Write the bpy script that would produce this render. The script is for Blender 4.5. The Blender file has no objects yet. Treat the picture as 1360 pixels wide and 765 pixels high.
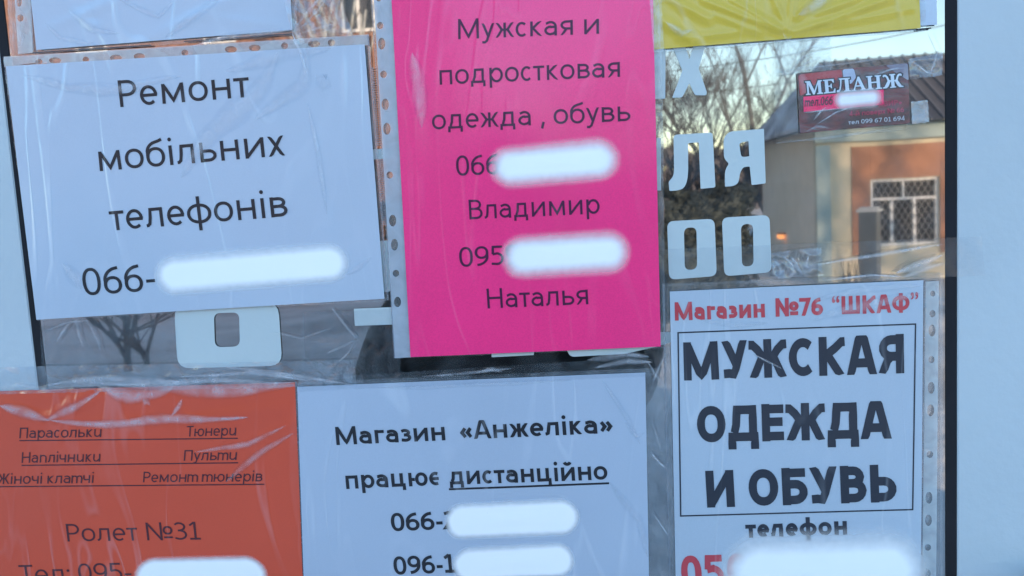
import bpy, math, random
from mathutils import Vector, Matrix, noise
sc = bpy.context.scene
COL = sc.collection
R = math.radians
# ------------------------------------------------------------------ camera
F_PX = 1200.0
C = Vector((0.0, -0.74, 1.5))
YAW, PITCH, ROLL = 0.13227213, 0.11232549, -0.05480945
FW = Vector((-math.sin(YAW)*math.cos(PITCH), math.cos(YAW)*math.cos(PITCH), -math.sin(PITCH)))
_r0 = Vector((math.cos(YAW), math.sin(YAW), 0)); _u0 = _r0.cross(FW)
RT = math.cos(ROLL)*_r0 + math.sin(ROLL)*_u0
UP = -math.sin(ROLL)*_r0 + math.cos(ROLL)*_u0
cam = bpy.data.cameras.new('camera'); camo = bpy.data.objects.new('camera', cam); COL.objects.link(camo)
M = Matrix((RT, UP, -FW)).transposed().to_4x4(); M.translation = C; camo.matrix_world = M
cam.sensor_width = 36; cam.lens = F_PX/1360*36; cam.clip_start = .01; cam.clip_end = 3000
sc.camera = camo
# ------------------------------------------------------------------ sky, sun, exposure
SUN_EL, SUN_AZ = R(11), R(30)
w = bpy.data.worlds.new("World"); sc.world = w; w.use_nodes = True
nt = w.node_tree; bg = nt.nodes['Background']
sky = nt.nodes.new('ShaderNodeTexSky'); sky.sky_type = 'NISHITA'; sky.sun_disc = False
sky.sun_elevation = SUN_EL; sky.sun_rotation = SUN_AZ; sky.air_density = 1.0; sky.dust_density = .05; sky.ozone_density = 2.0; sky.altitude = 1200
nt.links.new(sky.outputs[0], bg.inputs[0]); bg.inputs[1].default_value = 0.15
sl = bpy.data.lights.new('sun', 'SUN'); sl.energy = 2.8; sl.angle = R(.5); sl.color = (1, .78, .56)
so = bpy.data.objects.new('sun', sl); COL.objects.link(so)
sd = Vector((math.sin(SUN_AZ)*math.cos(SUN_EL), math.cos(SUN_AZ)*math.cos(SUN_EL), math.sin(SUN_EL)))
so.rotation_euler = (-sd).to_track_quat('-Z', 'Y').to_euler(); so.location = sd*30
sc.view_settings.view_transform = 'Standard'; sc.view_settings.look = 'None'
sc.view_settings.gamma = 1; sc.view_settings.exposure = 2.3
try:
    sc.cycles.max_bounces = 10; sc.cycles.transparent_max_bounces = 24; sc.cycles.glossy_bounces = 4
except Exception: pass

# ------------------------------------------------------------------ picking points of the real place
def un(px, py, off=0.0):
    """point of the glass plane (off metres in front of it) seen at a photo pixel"""
    d = FW + RT*(px-680)/F_PX - UP*(py-382.5)/F_PX
    return C + d*((-off-C.y)/d.y)
def V(px, py, Y):
    """street point that the glass mirrors at a photo pixel, Y metres away from the glass"""
    d = FW + RT*(px-680)/F_PX - UP*(py-382.5)/F_PX
    p = C + d*((Y-C.y)/d.y)
    return Vector((p.x, -p.y, p.z))

# ------------------------------------------------------------------ helpers
def tag(o, label=None, cat=None, group=None, kind=None):
    if label: o['label'] = label
    if cat: o['category'] = cat
    if group: o['group'] = group
    if kind: o['kind'] = kind
    return o
def thing(name, loc, label, cat, group=None):
    o = bpy.data.objects.new(name, None); COL.objects.link(o); o.location = loc; o.empty_display_size = .02
    return tag(o, label, cat, group)
def wloc(o):
    v = Vector((0, 0, 0))
    while o is not None:
        v = v + Vector(o.location); o = o.parent
    return v
def mk(name, verts, faces, mat, parent=None, origin=None, smooth=False, uvs=None, mats=None, fmi=None):
    base = wloc(parent) if parent is not None else Vector((0, 0, 0))
    if origin is None: origin = base if parent is not None else Vector((0, 0, 0))
    origin = Vector(origin)
    me = bpy.data.meshes.new(name)
    me.from_pydata([tuple(Vector(v)-origin) for v in verts], [], faces)
    for m_ in (mats or [mat]): me.materials.append(m_)
    if fmi:
        for p, i in zip(me.polygons, fmi): p.material_index = i
    if smooth: me.polygons.foreach_set('use_smooth', [True]*len(me.polygons))
    if uvs:
        uv = me.uv_layers.new(name='UVMap')
        for l in me.loops: uv.data[l.index].uv = uvs[l.vertex_index]
    me.update()
    o = bpy.data.objects.new(name, me); COL.objects.link(o)
    if parent is not None: o.parent = parent
    o.location = origin-base
    return o
class MB:
    def __init__(s): s.v = []; s.f = []
    def add(s, vs, fs):
        n = len(s.v); s.v += [Vector(v) for v in vs]; s.f += [tuple(i+n for i in f) for f in fs]
    def box(s, a, b, bev=0):
        x0, y0, z0 = a; x1, y1, z1 = b
        if bev <= 0:
            s.add([(x0,y0,z0),(x1,y0,z0),(x1,y1,z0),(x0,y1,z0),(x0,y0,z1),(x1,y0,z1),(x1,y1,z1),(x0,y1,z1)],
                  [(0,3,2,1),(4,5,6,7),(0,1,5,4),(1,2,6,5),(2,3,7,6),(3,0,4,7)])
        else:   # chamfered vertical and horizontal edges of an octagonal prism stack
            def ring(z, i):
                e = bev
                return [(x0+e+i,y0+i,z),(x1-e-i,y0+i,z),(x1-i,y0+e+i,z),(x1-i,y1-e-i,z),(x1-e-i,y1-i,z),(x0+e+i,y1-i,z),(x0+i,y1-e-i,z),(x0+i,y0+e+i,z)]
            vs = ring(z0, bev*.7)+ring(z0+bev, 0)+ring(z1-bev, 0)+ring(z1, bev*.7)
            fs = [tuple(reversed(range(8))), tuple(range(24, 32))]
            for k in range(3):
                for i in range(8):
                    j = (i+1) % 8; fs.append((k*8+i, k*8+j, k*8+8+j, k*8+8+i))
            s.add(vs, fs)
    def tube(s, pts, rs, n=6, cap=True):
        pts = [Vector(p) for p in pts]; base = len(s.v); prev = None
        for i, p in enumerate(pts):
            t = (pts[min(i+1, len(pts)-1)]-pts[max(i-1, 0)]).normalized()
            if prev is None:
                a = t.orthogonal().normalized()
            else:
                a = (prev - t*prev.dot(t)); a = a.normalized() if a.length > 1e-6 else t.orthogonal().normalized()
            prev = a; b = t.cross(a)
            for k in range(n):
                an = 2*math.pi*k/n; s.v.append(p+(a*math.cos(an)+b*math.sin(an))*rs[i])
        for i in range(len(pts)-1):
            for k in range(n):
                j = (k+1) % n; s.f.append((base+i*n+k, base+i*n+j, base+(i+1)*n+j, base+(i+1)*n+k))
        if cap:
            s.f.append(tuple(base+k for k in reversed(range(n)))); s.f.append(tuple(base+(len(pts)-1)*n+k for k in range(n)))
    def build(s, name, mat, parent=None, origin=None, smooth=False):
        return mk(name, s.v, s.f, mat, parent, origin, smooth)

# ------------------------------------------------------------------ materials
def newmat(name):
    m = bpy.data.materials.new(name); m.use_nodes = True
    return m, m.node_tree, m.node_tree.nodes['Principled BSDF']
def nd(t, typ, **kw):
    n = t.nodes.new(typ)
    for k, v in kw.items():
        if hasattr(n, k): setattr(n, k, v)
    return n
def plain(name, col, rough=.7, var=.08, scale=20, bump=0.0, bscale=60, metallic=0, coord='Object', coat=0):
    m, t, p = newmat(name); c4 = (*col, 1)
    tc = nd(t, 'ShaderNodeTexCoord'); n = nd(t, 'ShaderNodeTexNoise'); n.inputs['Scale'].default_value = scale; n.inputs['Detail'].default_value = 5
    t.links.new(tc.outputs[coord], n.inputs['Vector'])
    r = nd(t, 'ShaderNodeValToRGB'); r.color_ramp.elements[0].position = .3; r.color_ramp.elements[1].position = .7
    r.color_ramp.elements[0].color = (*[c*(1-var) for c in col], 1); r.color_ramp.elements[1].color = (*[min(1, c*(1+var)) for c in col], 1)
    t.links.new(n.outputs[0], r.inputs[0]); t.links.new(r.outputs[0], p.inputs['Base Color'])
    p.inputs['Roughness'].default_value = rough; p.inputs['Metallic'].default_value = metallic
    if coat: p.inputs['Coat Weight'].default_value = coat
    if bump:
        n2 = nd(t, 'ShaderNodeTexNoise'); n2.inputs['Scale'].default_value = bscale; n2.inputs['Detail'].default_value = 6
        t.links.new(tc.outputs[coord], n2.inputs['Vector'])
        b = nd(t, 'ShaderNodeBump'); b.inputs['Strength'].default_value = bump; b.inputs['Distance'].default_value = .01
        t.links.new(n2.outputs[0], b.inputs['Height']); t.links.new(b.outputs[0], p.inputs['Normal'])
    return m
def sheetmat(name, col, streak=.5, seed=0., ink=False, grain=.05, haze=.22, film_seed=0.):
    """paper (or ink) pressed under clinging clear film: diffuse print below, creased film as coat"""
    m, t, p = newmat(name)
    tc = nd(t, 'ShaderNodeTexCoord'); mp = nd(t, 'ShaderNodeMapping')
    mp.inputs['Location'].default_value = (seed, 0, seed*.37)
    g = nd(t, 'ShaderNodeNewGeometry'); t.links.new(g.outputs['Position'], mp.inputs['Vector'])
    n = nd(t, 'ShaderNodeTexNoise'); n.inputs['Scale'].default_value = 900; n.inputs['Detail'].default_value = 3
    t.links.new(mp.outputs[0], n.inputs['Vector'])
    n3 = nd(t, 'ShaderNodeTexNoise'); n3.inputs['Scale'].default_value = 9; n3.inputs['Detail'].default_value = 3
    t.links.new(mp.outputs[0], n3.inputs['Vector'])
    ad = nd(t, 'ShaderNodeMath', operation='ADD'); t.links.new(n.outputs[0], ad.inputs[0]); t.links.new(n3.outputs[0], ad.inputs[1])
    mr = nd(t, 'ShaderNodeMapRange'); mr.inputs[1].default_value = .6; mr.inputs[2].default_value = 1.4
    mr.inputs[3].default_value = 1-grain; mr.inputs[4].default_value = 1+grain; t.links.new(ad.outputs[0], mr.inputs[0])
    vm = nd(t, 'ShaderNodeVectorMath', operation='SCALE'); vm.inputs[0].default_value = col; t.links.new(mr.outputs[0], vm.inputs['Scale'])
    hn = nd(t, 'ShaderNodeTexNoise'); hn.inputs['Scale'].default_value = 7; hn.inputs['Detail'].default_value = 2; hn.inputs['Roughness'].default_value = .45; hn.inputs['Distortion'].default_value = 1.6
    hm = nd(t, 'ShaderNodeMapping'); hm.inputs['Rotation'].default_value = (0, .65+film_seed*.9, 0); hm.inputs['Scale'].default_value = (1.9, 1, .5); hm.inputs['Location'].default_value = (film_seed*2.3, 0, film_seed)
    t.links.new(g.outputs['Position'], hm.inputs['Vector']); t.links.new(hm.outputs[0], hn.inputs['Vector'])
    s1 = nd(t, 'ShaderNodeMath', operation='SUBTRACT'); t.links.new(hn.outputs[0], s1.inputs[0]); s1.inputs[1].default_value = .5
    s2 = nd(t, 'ShaderNodeMath', operation='ABSOLUTE'); t.links.new(s1.outputs[0], s2.inputs[0])
    h1 = nd(t, 'ShaderNodeMapRange', interpolation_type='SMOOTHSTEP'); h1.inputs[1].default_value = .03; h1.inputs[2].default_value = .0; t.links.new(s2.outputs[0], h1.inputs[0])
    h2 = nd(t, 'ShaderNodeMapRange', interpolation_type='SMOOTHSTEP'); h2.inputs[1].default_value = .42; h2.inputs[2].default_value = .66; h2.inputs[3].default_value = .12; h2.inputs[4].default_value = 1; t.links.new(n3.outputs[0], h2.inputs[0])
    h3 = nd(t, 'ShaderNodeMath', operation='MULTIPLY'); t.links.new(h1.outputs[0], h3.inputs[0]); t.links.new(h2.outputs[0], h3.inputs[1])
    h4 = nd(t, 'ShaderNodeMath', operation='MULTIPLY_ADD'); t.links.new(h3.outputs[0], h4.inputs[0]); h4.inputs[1].default_value = haze; h4.inputs[2].default_value = haze*.08
    mx = nd(t, 'ShaderNodeMix', data_type='RGBA'); t.links.new(h4.outputs[0], mx.inputs[0]); t.links.new(vm.outputs[0], mx.inputs[6]); mx.inputs[7].default_value = (.72, .76, .80, 1)
    t.links.new(mx.outputs[2], p.inputs['Base Color'])
    p.inputs['Roughness'].default_value = .75; p.inputs['Specular IOR Level'].default_value = .25
    p.inputs['Coat Weight'].default_value = .35 if ink else .9; p.inputs['Coat Roughness'].default_value = .16; p.inputs['Coat IOR'].default_value = 1.45
    # film creases
    wv = nd(t, 'ShaderNodeTexNoise'); wv.inputs['Scale'].default_value = 14; wv.inputs['Detail'].default_value = 6; wv.inputs['Distortion'].default_value = 1.2
    mp2 = nd(t, 'ShaderNodeMapping'); mp2.inputs['Rotation'].default_value = (0, .5+seed, 0); mp2.inputs['Scale'].default_value = (1.0, 1, .45); mp2.inputs['Location'].default_value = (seed*3, 0, 1)
    t.links.new(g.outputs['Position'], mp2.inputs['Vector']); t.links.new(mp2.outputs[0], wv.inputs['Vector'])
    b = nd(t, 'ShaderNodeBump'); b.inputs['Strength'].default_value = streak; b.inputs['Distance'].default_value = .0012
    wa = nd(t, 'ShaderNodeMath', operation='MULTIPLY_ADD'); t.links.new(h3.outputs[0], wa.inputs[0]); wa.inputs[1].default_value = .8; t.links.new(wv.outputs[0], wa.inputs[2])
    t.links.new(wa.outputs[0], b.inputs['Height']); t.links.new(b.outputs[0], p.inputs['Coat Normal'])
    b2 = nd(t, 'ShaderNodeBump'); b2.inputs['Strength'].default_value = streak*.7; b2.inputs['Distance'].default_value = .001
    t.links.new(wa.outputs[0], b2.inputs['Height']); t.links.new(b2.outputs[0], p.inputs['Normal'])
    return m
def film(name, haze, tint=(.75, .8, .85), gloss=.12, rough=.15, cr=.6, patchy=.5, nscale=40, across=False):
    m, t, p = newmat(name); t.nodes.remove(p); out = t.nodes['Material Output']
    g = nd(t, 'ShaderNodeNewGeometry')
    n = nd(t, 'ShaderNodeTexNoise'); n.inputs['Scale'].default_value = nscale; n.inputs['Detail'].default_value = 5; n.inputs['Distortion'].default_value = 1.0
    t.links.new(g.outputs['Position'], n.inputs['Vector'])
    mr = nd(t, 'ShaderNodeMapRange'); mr.inputs[1].default_value = .35; mr.inputs[2].default_value = .7
    mr.inputs[3].default_value = haze*(1-patchy); mr.inputs[4].default_value = min(1, haze*(1+patchy)); t.links.new(n.outputs[0], mr.inputs[0])
    hz = mr.outputs[0]; gf = None
    if across:      # the doubled film of a crease thins out towards its sides
        uvn = nd(t, 'ShaderNodeUVMap'); sx_ = nd(t, 'ShaderNodeSeparateXYZ'); t.links.new(uvn.outputs[0], sx_.inputs[0])
        ab = nd(t, 'ShaderNodeMath', operation='ABSOLUTE'); t.links.new(sx_.outputs[0], ab.inputs[0])
        m5 = nd(t, 'ShaderNodeMapRange', interpolation_type='SMOOTHSTEP'); t.links.new(ab.outputs[0], m5.inputs[0])
        m5.inputs[1].default_value = .1; m5.inputs[2].default_value = 1; m5.inputs[3].default_value = 1; m5.inputs[4].default_value = 0
        mu = nd(t, 'ShaderNodeMath', operation='MULTIPLY'); t.links.new(hz, mu.inputs[0]); t.links.new(m5.outputs[0], mu.inputs[1]); hz = mu.outputs[0]
        mu2 = nd(t, 'ShaderNodeMath', operation='MULTIPLY'); mu2.inputs[0].default_value = gloss; t.links.new(m5.outputs[0], mu2.inputs[1]); gf = mu2.outputs[0]
    b = nd(t, 'ShaderNodeBump'); b.inputs['Strength'].default_value = cr; b.inputs['Distance'].default_value = .002
    t.links.new(n.outputs[0], b.inputs['Height'])
    tr = nd(t, 'ShaderNodeBsdfTransparent'); tr.inputs[0].default_value = (.95, .96, .97, 1)
    df = nd(t, 'ShaderNodeBsdfDiffuse'); df.inputs[0].default_value = (*tint, 1)
    gl = nd(t, 'ShaderNodeBsdfGlossy'); gl.inputs['Roughness'].default_value = rough; gl.inputs[0].default_value = (.9, .9, .9, 1); t.links.new(b.outputs[0], gl.inputs['Normal'])
    m1 = nd(t, 'ShaderNodeMixShader'); t.links.new(hz, m1.inputs[0]); t.links.new(tr.outputs[0], m1.inputs[1]); t.links.new(df.outputs[0], m1.inputs[2])
    m2 = nd(t, 'ShaderNodeMixShader'); m2.inputs[0].default_value = gloss
    if gf is not None: t.links.new(gf, m2.inputs[0])
    t.links.new(m1.outputs[0], m2.inputs[1]) if False else None; t.links.new(m1.outputs[0], m2.inputs[1]); t.links.new(gl.outputs[0], m2.inputs[2])
    t.links.new(m2.outputs[0], out.inputs[0])
    return m
def glassmat():
    m, t, p = newmat('mirror_tinted_glass'); t.nodes.remove(p); out = t.nodes['Material Output']
    g = nd(t, 'ShaderNodeNewGeometry'); n = nd(t, 'ShaderNodeTexNoise'); n.inputs['Scale'].default_value = 7; t.links.new(g.outputs['Position'], n.inputs['Vector'])
    b = nd(t, 'ShaderNodeBump'); b.inputs['Strength'].default_value = .05; b.inputs['Distance'].default_value = .001; t.links.new(n.outputs[0], b.inputs['Height'])
    gl = nd(t, 'ShaderNodeBsdfGlossy'); gl.inputs['Roughness'].default_value = .023; gl.inputs[0].default_value = (.44, .40, .36, 1); t.links.new(b.outputs[0], gl.inputs['Normal'])
    tr = nd(t, 'ShaderNodeBsdfTransparent'); tr.inputs[0].default_value = (.35, .42, .42, 1)
    df = nd(t, 'ShaderNodeBsdfDiffuse'); df.inputs[0].default_value = (.45, .5, .52, 1)
    n2 = nd(t, 'ShaderNodeTexNoise'); n2.inputs['Scale'].default_value = 30; n2.inputs['Detail'].default_value = 8; t.links.new(g.outputs['Position'], n2.inputs['Vector'])
    mr = nd(t, 'ShaderNodeMapRange'); mr.inputs[1].default_value = .45; mr.inputs[2].default_value = .8; mr.inputs[3].default_value = .01; mr.inputs[4].default_value = .10; t.links.new(n2.outputs[0], mr.inputs[0])
    m1 = nd(t, 'ShaderNodeMixShader'); m1.inputs[0].default_value = .8; t.links.new(tr.outputs[0], m1.inputs[1]); t.links.new(gl.outputs[0], m1.inputs[2])
    m2 = nd(t, 'ShaderNodeMixShader'); t.links.new(mr.outputs[0], m2.inputs[0]); t.links.new(m1.outputs[0], m2.inputs[1]); t.links.new(df.outputs[0], m2.inputs[2])
    t.links.new(m2.outputs[0], out.inputs[0])
    return m
MAT_GLASS = glassmat()
FRAME = plain('white_door_paint', (.475, .535, .56), .5, .05, 5, .08, 120)
RUBBER = plain('black_rubber', (.010, .010, .013), .95, .2, 30)
VINYL = plain('white_cut_vinyl', (.50, .565, .56), .5, .03, 15, .03, 200)
VINYL_EDGE_SHADE = plain('shadow_letter_edge', (.05, .055, .06), .6, .1, 40)  # sides of the white letters coloured dark as their edge shadow and reflection
DARK = plain('dark_interior', (.03, .03, .035), .8, .2, 3)
STRIP = film('milky_punched_strip', .68, (.50, .56, .62), .06, .3, .3, .12, 60)
STRIP2 = film('clearer_punched_strip', .58, (.56, .62, .64), .08, .25, .4, .15, 60)
SLEEVE = film('clear_pocket_film', .14, (.6, .66, .7), .06, .12, .5, .5, 45)
TAPE = film('clear_tape_film', .10, (.62, .7, .74), .09, .12, .8, .7, 55)
THIN = film('thin_clear_tape', .045, (.62, .7, .74), .03, .15, .5, .7, 45)
HOLO = film('fogged_tape_film', .24, (.62, .7, .74), .14, .2, 1.0, .5, 70)
FOLD = film('creased_film_fold', .25, (.85, .88, .92), .05, .25, .5, .55, 60, True)
FOLDS = film('faint_film_fold', .16, (.85, .88, .92), .03, .25, .5, .6, 60, True)
SEAM = film('pocket_weld_seam', .35, (.28, .31, .36), .06, .3, .3, .3, 300)
WHITE = sheetmat('white_paper', (.445, .515, .60), .5, .3, haze=0.3, film_seed=0.3)
WHITE2 = sheetmat('white_paper_lower', (.42, .485, .575), .5, 1.7, haze=0.22, film_seed=1.1)
WHITE3 = sheetmat('white_paper_framed', (.42, .49, .56), .5, 2.9, haze=0.2, film_seed=2.1)
WHITE4 = sheetmat('white_paper_upper', (.46, .525, .61), .8, 4.1, haze=0.34, film_seed=0.9)
PINK = sheetmat('magenta_paper', (.98, .034, .205), .22, 5.2, grain=.12, haze=0.04, film_seed=3.3)
ORANGE = sheetmat('orange_paper', (.66, .068, .019), .7, 6.3, haze=0.09, film_seed=1.7)
YELLOW = sheetmat('yellow_paper', (.64, .45, .045), .5, 7.7, haze=0.1, film_seed=2.7)
INK = sheetmat('black_ink', (.016, .017, .022), .4, .3, ink=True, haze=0.1, film_seed=0.3)
INKP = sheetmat('black_ink_on_pink', (.07, .010, .045), .3, .3, ink=True, haze=0.05, film_seed=3.3)
INKO = sheetmat('black_ink_on_orange', (.085, .018, .022), .3, .3, ink=True, haze=0.07, film_seed=1.7)
INKR = sheetmat('red_ink', (.50, .045, .06), .4, .3, haze=0.16, film_seed=2.1)
INKD = sheetmat('dark_ink_heavy', (.022, .026, .038), .4, .3, ink=True, haze=0.1, film_seed=2.1)

# ------------------------------------------------------------------ stroke lettering
X_ = .73
def arc(cx, cy, rx, ry, a0, a1, n=None, e=2.0):
    n = n or max(4, int(abs(a1-a0)/15)); o = []
    for i in range(n+1):
        a = math.radians(a0+(a1-a0)*i/n); c, s = math.cos(a), math.sin(a)
        o.append((cx+rx*math.copysign(abs(c)**(2/e), c), cy+ry*math.copysign(abs(s)**(2/e), s)))
    return o
def glyph(ch, w, style):
    """returns advance width and list of (points, closed, clamp) strokes; cap height = 1"""
    h = w/2; S = []; X = X_; fat = w > .21
    def P(*pts, cl=None): S.append((list(pts), False, cl))
    def A(pts, cl=None): S.append((pts, False, cl))
    def O(cx, cy, rx, ry, e=2.15): S.append((arc(cx, cy, rx, ry, 0, 360, 28, e)[:-1], True, None))
    def dot(cx, cy, r): S.append((arc(cx, cy, r, r, 0, 360, 12)[:-1], 'fill', None))
    bw = .10 if fat else 0.0
    it = style == 'italic'
    cc = (0, 1); cx_ = (0, X)
    k = w-.125
    if ch == ' ': return .36, S
    if ch == 'о': W = .76+k*.4; O(W/2, X/2, W/2-h, X/2-h+.012)
    elif ch == 'О': W = .94+k*.3; O(W/2, .5, W/2-h, .5-h+.014)
    elif ch == '0': W = .70+k*.5; O(W/2, .5, W/2-h, .5-h+.01, 2.3)
    elif ch == 'а':
        W = .66+k*.5; r = W-h
        A([(r, 0), (r, .44)]+arc(r-(r-.06)*.5, .44, (r-.06)*.5, X-h-.44, 12, 125, 9)+[(.09, X-.13)])
        A([(r, .43), (.34, .425)]+arc(.34, (.425+h)/2+.01, .34-h, (.425-h)/2+.01, 95, 265, 9)+[(r-.12, .10), (r, .2)])
    elif ch == 'б':
        W = .76+k*.4; O(W/2, X/2-.01, W/2-h, X/2-h+.01)
        A([(h, .36), (h+.005, .56)]+arc(.50, .56, .5-h, .35, 175, 105, 6)+[(.56, .94), (.68, .99)])
    elif ch == 'в' or ch == 'В':
        H = X if ch == 'в' else 1.; W = (.66 if ch == 'в' else .78)+k*.4; mid = H*.53
        P((h, 0), (h, H))
        A([(h, H-h), (W*.5, H-h)]+arc(W*.5, (H-h+mid)/2, W*.42-h, (H-h-mid)/2, 90, -90, 8)+[(h, mid)])
        A([(h, mid), (W*.55, mid)]+arc(W*.55, (mid+h)/2, W*.45-h, (mid-h)/2, 90, -90, 8)+[(h, h)])
    elif ch == 'г': W = .50+k*.4; P((h, 0), (h, X)); P((0, X-h), (W, X-h))
    elif ch == 'П' or ch == 'п':
        H = 1. if ch == 'П' else X; W = (.84 if ch == 'П' else .70)+k*.4
        if it and ch == 'п': A([(h, 0), (h, X)]); A([(h, .45)]+arc(W/2, .45, W/2-h, X-h-.45, 160, 0, 8)+[(W-h, 0)])
        else: P((h, 0), (h, H-h), (W-h, H-h), (W-h, 0))
    elif ch == 'т' or ch == 'Т':
        H = 1. if ch == 'Т' else X; W = (.74 if ch == 'Т' else .60)+k*.5
        if it and ch == 'т':
            W = 1.06; P((h, 0), (h, X))
            for q in (0, 1):
                x0 = h+q*(W-w)/2; x1 = x0+(W-w)/2
                A([(x0, .45)]+arc((x0+x1)/2, .47, (x1-x0)/2, X-h-.47, 165, 0, 8)+[(x1, 0)])
        else: P((W/2, 0), (W/2, H-w*.9)); P((0, H-h), (W, H-h))
    elif ch in 'дД':
        H = X if ch == 'д' else 1.; W = (.80 if ch == 'д' else .96)+k*.6; D = -.17 if ch == 'д' else -.2
        P((h, D), (h, h), (W-h, h), (W-h, D))
        P((W*.17 if not fat else W*.21, w*.9), (W*.27, H*.45), (W*.30, H-h*1.6), (W*.305, H-h), (W-W*.18, H-h), (W-W*.18, w*.9))
    elif ch == 'е':
        W = .70+k*.4; A([(h+.02, X/2), (W-h-.01, X/2)]+arc(W/2, X/2, W/2-h, X/2-h+.012, 8, 312, 20))
    elif ch == 'є':
        W = .62+k*.4; A(arc(W*.56, X/2, W*.56-h, X/2-h+.012, 60, 300, 16)); P((h, X/2), (W*.85, X/2))
    elif ch in 'жЖ':
        H = X if ch == 'ж' else 1.; W = (1.0 if ch == 'ж' else 1.22)+k*.9; m = W/2; g = .07+h*.6
        P((m, 0), (m, H))
        for s in (-1, 1):
            if fat:
                A([(m+s*(m-.02), H-h), (m+s*(m-.16), H-h*1.05), (m+s*(m*.50), H*.72), (m+s*g*1.1, H*.52)])
            else: P((m+s*(m-h*1.1), H+.04), (m+s*g*1.35, H*.52), cl=(0, H))
            P((m+s*g*1.25, H*.56), (m+s*(m-h*1.0), -.04), cl=(0, H))
        P((m-g*1.7, H*.52), (m+g*1.7, H*.52))
    elif ch == 'з' or ch == '3':
        H = X if ch == 'з' else 1.; W = (.56 if ch == 'з' else .68)+k*.4; mid = H*.53; r = W*.43-h*.6
        A([(.05, H-.14)]+arc(W*.40, (H-h+mid)/2, W*.52-h, (H-h-mid)/2, 110, -80, 11)+[(W*.3, mid)])
        A([(W*.3, mid), (W*.45, mid)]+arc(W*.43, (mid+h)/2, W*.57-h, (mid-h)/2, 80, -110, 11)+[(.03, .12)])
    elif ch in 'иИй':
        H = 1. if ch == 'И' else X; W = (.88 if ch == 'И' else .76)+k*.4
        if it:
            W = .72; A([(h, X), (h, .26)]+arc(.33, .26, .33-h, .26-h, 180, 290, 6)+[(W-h, .28)]); P((W-h, 0), (W-h, X))
        else:
            P((h, 0), (h, H)); P((W-h, 0), (W-h, H)); P((h, h*.5), (W-h, H-h*.5), cl=(0, H))
        if ch == 'й': A(arc(W/2, 1.02, .17, .13, 190, 350, 8))
    elif ch == 'і': W = w; P((h, 0), (h, X)); dot(h, .95, w*.56)
    elif ch in 'кК':
        H = X if ch == 'к' else 1.; W = (.62 if ch == 'к' else .80)+k*.6
        P((h, 0), (h, H))
        if fat and ch == 'К': A([(W, H-h), (W-.12, H-h*1.05), (W*.62, H*.70), (w*.9, H*.53)])
        else: P((W-h*1.1, H+.04), (w*.9, H*.52), cl=(0, H))
        P((w*1.0, H*.56), (W-h*.9, -.04), cl=(0, H))
    elif ch in 'лЛ':
        H = X if ch == 'л' else 1.; W = .70+k*.4
        P((0, h), (.07, h+.01), (.14, .14), (.18, H*.5), (.20+k*.4, H-h), (W-h, H-h), (W-h, 0))
    elif ch in 'мМ':
        H = X if ch == 'м' else 1.; W = (.90 if ch == 'м' else 1.12)+k*.9
        P((h, 0), (h+.02, H)); P((W-h, 0), (W-h-.02, H))
        P((h+.02, H-h*.3), (W/2, .10 if not fat else .06), (W-h-.02, H-h*.3), cl=(0, H))
    elif ch in 'нН':
        H = X if ch == 'н' else 1.; W = (.72 if ch == 'н' else .88)+k*.4
        P((h, 0), (h, H)); P((W-h, 0), (W-h, H)); P((w*.9, H*.52), (W-w*.9, H*.52))
    elif ch == 'р':
        W = .74+k*.4; P((h, -.26), (h, X)); A([(h, .50)]+arc(W/2+.02, X/2, W/2-h-.02, X/2-h+.012, 155, -155, 20)+[(h, .2)])
    elif ch == 'Р':
        W = .72+k*.4; P((h, 0), (h, 1)); A([(h, 1-h), (W*.48, 1-h)]+arc(W*.48, .69, W*.52-h, .31-h, 90, -90, 9)+[(h, .38+h)])
    elif ch in 'сС':
        H = X if ch == 'с' else 1.; W = (.60 if ch == 'с' else .84)+k*.5
        A(arc(W*.54, H/2, W*.54-h, H/2-h+.012, 48, 312, 20))
    elif ch in 'уУ':
        H = X if ch == 'у' else 1.; W = (.68 if ch == 'у' else .84)+k*.5
        if ch == 'у':
            P((h*.9, X+.04), (W*.5, .10), cl=(-.3, X)); A([(W-h*.9, X+.04), (W*.5, .05), (W*.40, -.13), (.16, -.21), (.03, -.20)], cl=(-.3, X))
        else:
            P((h*.9, 1.04), (W*.55, .38), cl=(0, 1)); A([(W-h*.9, 1.04), (W*.56, .30), (W*.46, .12), (.26, h+.01), (.07, h+.0)], cl=(0, 1))
    elif ch in 'фФ':
        if ch == 'ф': W = .98+k*.6; O(W/2, X/2, W/2-h, X/2-h+.012); P((W/2, -.26), (W/2, 1.0))
        else: W = 1.1+k*.5; O(W/2, .5, W/2-h, .34-h*.3, 2.3); P((W/2, -.03), (W/2, 1.03))
    elif ch == 'х': W = .66+k*.5; P((h, X+.04), (W-h, -.04), cl=cx_); P((W-h, X+.04), (h, -.04), cl=cx_)
    elif ch == 'ц': W = .78+k*.5; P((h, X), (h, h), (W-h*.9, h), (W-h*.9, -.18)); P((W-h-.12, h), (W-h-.12, X))
    elif ch == 'ч': W = .68+k*.4; A([(h, X), (h, .5)]+arc(.30, .48, .30-h, .18, 180, 260, 5)+[(W-h, .33)]); P((W-h, 0), (W-h, X))
    elif ch in 'ьЬБ':
        H = X if ch == 'ь' else 1.; W = (.66 if ch == 'ь' else .78)+k*.4; m = H*.56
        P((h, 0), (h, H)); A([(h, m), (W*.52, m)]+arc(W*.52, (m+h)/2, W*.48-h, (m-h)/2, 90, -90, 9)+[(h, h)])
        if ch == 'Б': P((w*.9, 1-h), (W*.92, 1-h))
    elif ch == 'ю': W = 1.06+k*.6; P((h, 0), (h, X)); P((w*.8, X/2), (.36, X/2)); O(W-.36, X/2, .36-h, X/2-h+.012)
    elif ch in 'яЯ':
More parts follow.
